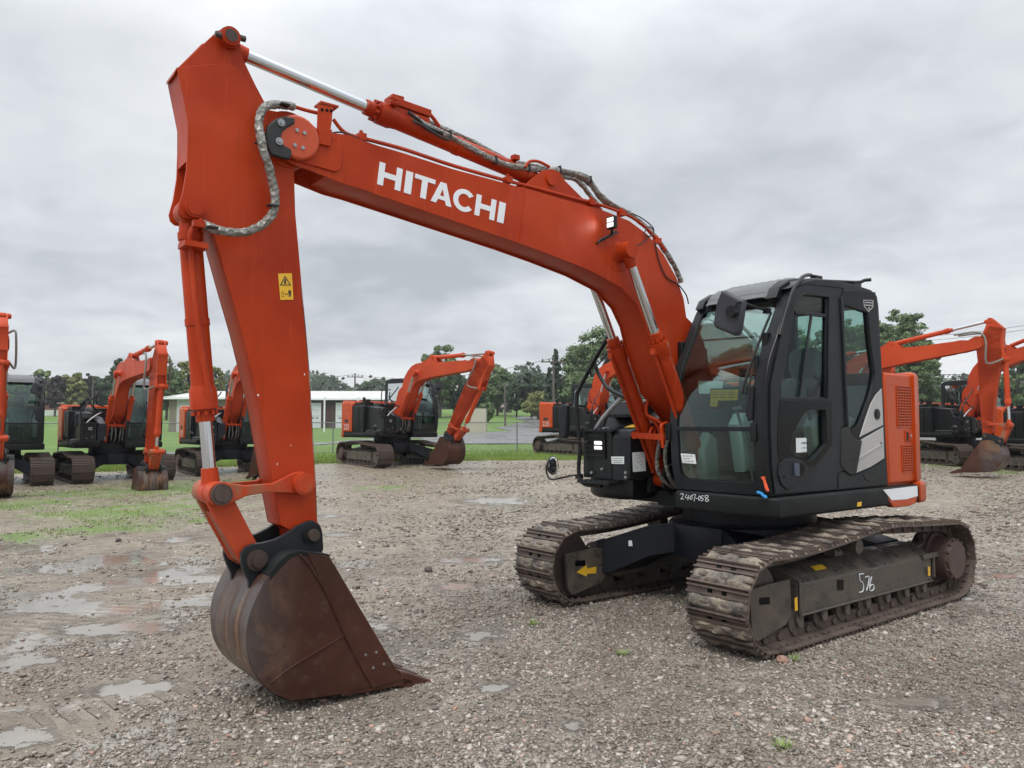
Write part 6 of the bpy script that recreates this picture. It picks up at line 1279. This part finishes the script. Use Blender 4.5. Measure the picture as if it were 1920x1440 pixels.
T_ = [(18, 705, 50, 120, 'yellow', 'yellowish tree behind the cab at the far left'), (76, 686, 46, 140, 'light', 'pale green rounded tree at the far left'), (40, 702, 30, 135, 'purple', 'dark purple tree left of the pale green tree'),
 (103, 698, 36, 132, 'purple', 'dark purple tree right of the pale green tree'), (137, 696, 46, 138, 'yellow', 'olive tree behind the left hand rail'), (162, 698, 26, 142, 'purple', 'dark narrow tree right of the olive tree'), (190, 702, 50, 145, 'dark', 'dark green tree behind the second excavator'), (222, 668, 40, 130, 'dark', 'dark tree behind the boom of the second excavator'),
 (312, 674, 60, 118, 'green', 'airy green tree above the pale shed roof'), (352, 670, 56, 125, 'yellow', 'yellow green tree above the shed next to the airy one'), (402, 684, 40, 128, 'yellow', 'thin yellow green tree just left of the big arm'), (262, 690, 50, 128, 'green', 'green tree behind the arm of the second excavator'),
 (690, 716, 60, 230, 'dark', 'distant dark trees low behind the brown building'), (742, 712, 50, 190, 'dark', 'dark tree left of the folded-arm excavator boom'), (795, 700, 60, 140, 'dark', 'dark tree framed by the folded-arm excavator boom'), (824, 640, 84, 125, 'green', 'rounded green tree rising behind the folded boom'), (850, 690, 70, 130, 'dark', 'dark tree behind the arm of the folded-arm excavator'),
 (885, 715, 70, 140, 'dark', 'dark tree right of the folded arm'), (932, 680, 76, 135, 'green', 'feathery green tree above the small house'), (912, 752, 34, 110, 'green', 'green bush beside the small beige house'), (968, 712, 46, 130, 'dark', 'dark tree right of the feathery green tree'), (996, 696, 60, 128, 'dark', 'dark tree with spreading top left of the pole'), (1010, 730, 70, 120, 'yellow', 'olive bushy tree left of the utility pole'),
 (1110, 612, 130, 105, 'green', 'tall broad green tree behind the black hand rail'), (1085, 700, 110, 100, 'green', 'lower green tree under the tall broad tree'), (1165, 660, 90, 110, 'dark', 'dark tree behind the lift cylinders'), (1190, 720, 110, 105, 'dark', 'dark tree low behind the boom foot'),
 (1300, 655, 90, 95, 'green', 'green tree seen through the left of the windscreen'), (1385, 640, 100, 92, 'green', 'green tree seen through the upper windscreen'), (1480, 600, 110, 88, 'green', 'large green tree seen through the door window'), (1570, 585, 120, 86, 'green', 'large green tree seen through the rear cab window'), (1655, 572, 110, 84, 'green', 'tall green tree just behind the cab edge'), (1700, 570, 104, 80, 'green', 'tall green tree right of the black cab'), (1736, 614, 60, 82, 'green', 'right shoulder tree of the clump beside the cab'), (1715, 690, 90, 84, 'dark', 'dark tree under the right boom cylinder'),
 (1795, 716, 90, 100, 'dark', 'low dark tree between the right excavators'), (1912, 664, 60, 110, 'green', 'green tree at the right edge of the photo'), (1868, 700, 80, 120, 'yellow', 'olive tree behind the right straight arm')]
for u, vt, w_, Y, kd, lab in T_: tree(u, vt, w_, Y, kd, lab, dens=1.0 if w_ < 90 else 1.6)
tree(1042, 655, 56, 98, 'pine', 'dark pine with sagging branches behind the utility pole', shape='pine'); tree(1030, 690, 34, 102, 'pine', 'smaller dark pine left of the utility pole', shape='pine')
# far wooded skyline so no bare horizon shows
def far_wood():
    n = 42000; x = npr.uniform(-330, 330, n); y = 300 + npr.uniform(0, 50, n); top = 13 + 4 * np.sin(x * .045) + 3 * np.sin(x * .13 + 1) + 2 * np.sin(x * .31) - 4 * (x > 20); z = np.interp(y, _GY, _GZ) + npr.random(n) ** .7 * top * npr.uniform(.8, 1.05, n)
    c = np.stack([x, y, z], -1); nr = npr.normal(size=(n, 3)); nr[:, 1] -= .8; nr /= np.linalg.norm(nr, axis=1)[:, None]; a = np.cross(nr, npr.normal(size=nr.shape)); a /= np.linalg.norm(a, axis=1)[:, None]; b = np.cross(nr, a); s = npr.uniform(.5, 1.3, n)[:, None]
    o = bpy.data.objects.new('far_wood', quads_mesh(np.stack([c - a * s, c - b * s, c + a * s, c + b * s], 1), 'far_wood', LEAF['dark'])); COL.objects.link(o); tag(o, 'low distant wood along the horizon behind the yard', 'wood', kind='stuff')
far_wood()

# ================================================================ damp air
m = bpy.data.materials.new('damp_air'); m.use_nodes = True; nt = m.node_tree; nt.nodes.clear(); o_ = N(nt, 'ShaderNodeOutputMaterial'); v_ = N(nt, 'ShaderNodeVolumePrincipled')
v_.inputs['Color'].default_value = (.86, .9, .95, 1); v_.inputs['Density'].default_value = .0004; v_.inputs['Anisotropy'].default_value = .2; nt.links.new(v_.outputs[0], o_.inputs['Volume'])
hz = MB().box((0, 340, 15), (1000, 720, 34)).build('haze', None, m); tag(hz, 'thin grey damp air fading the far trees', 'haze', kind='stuff')
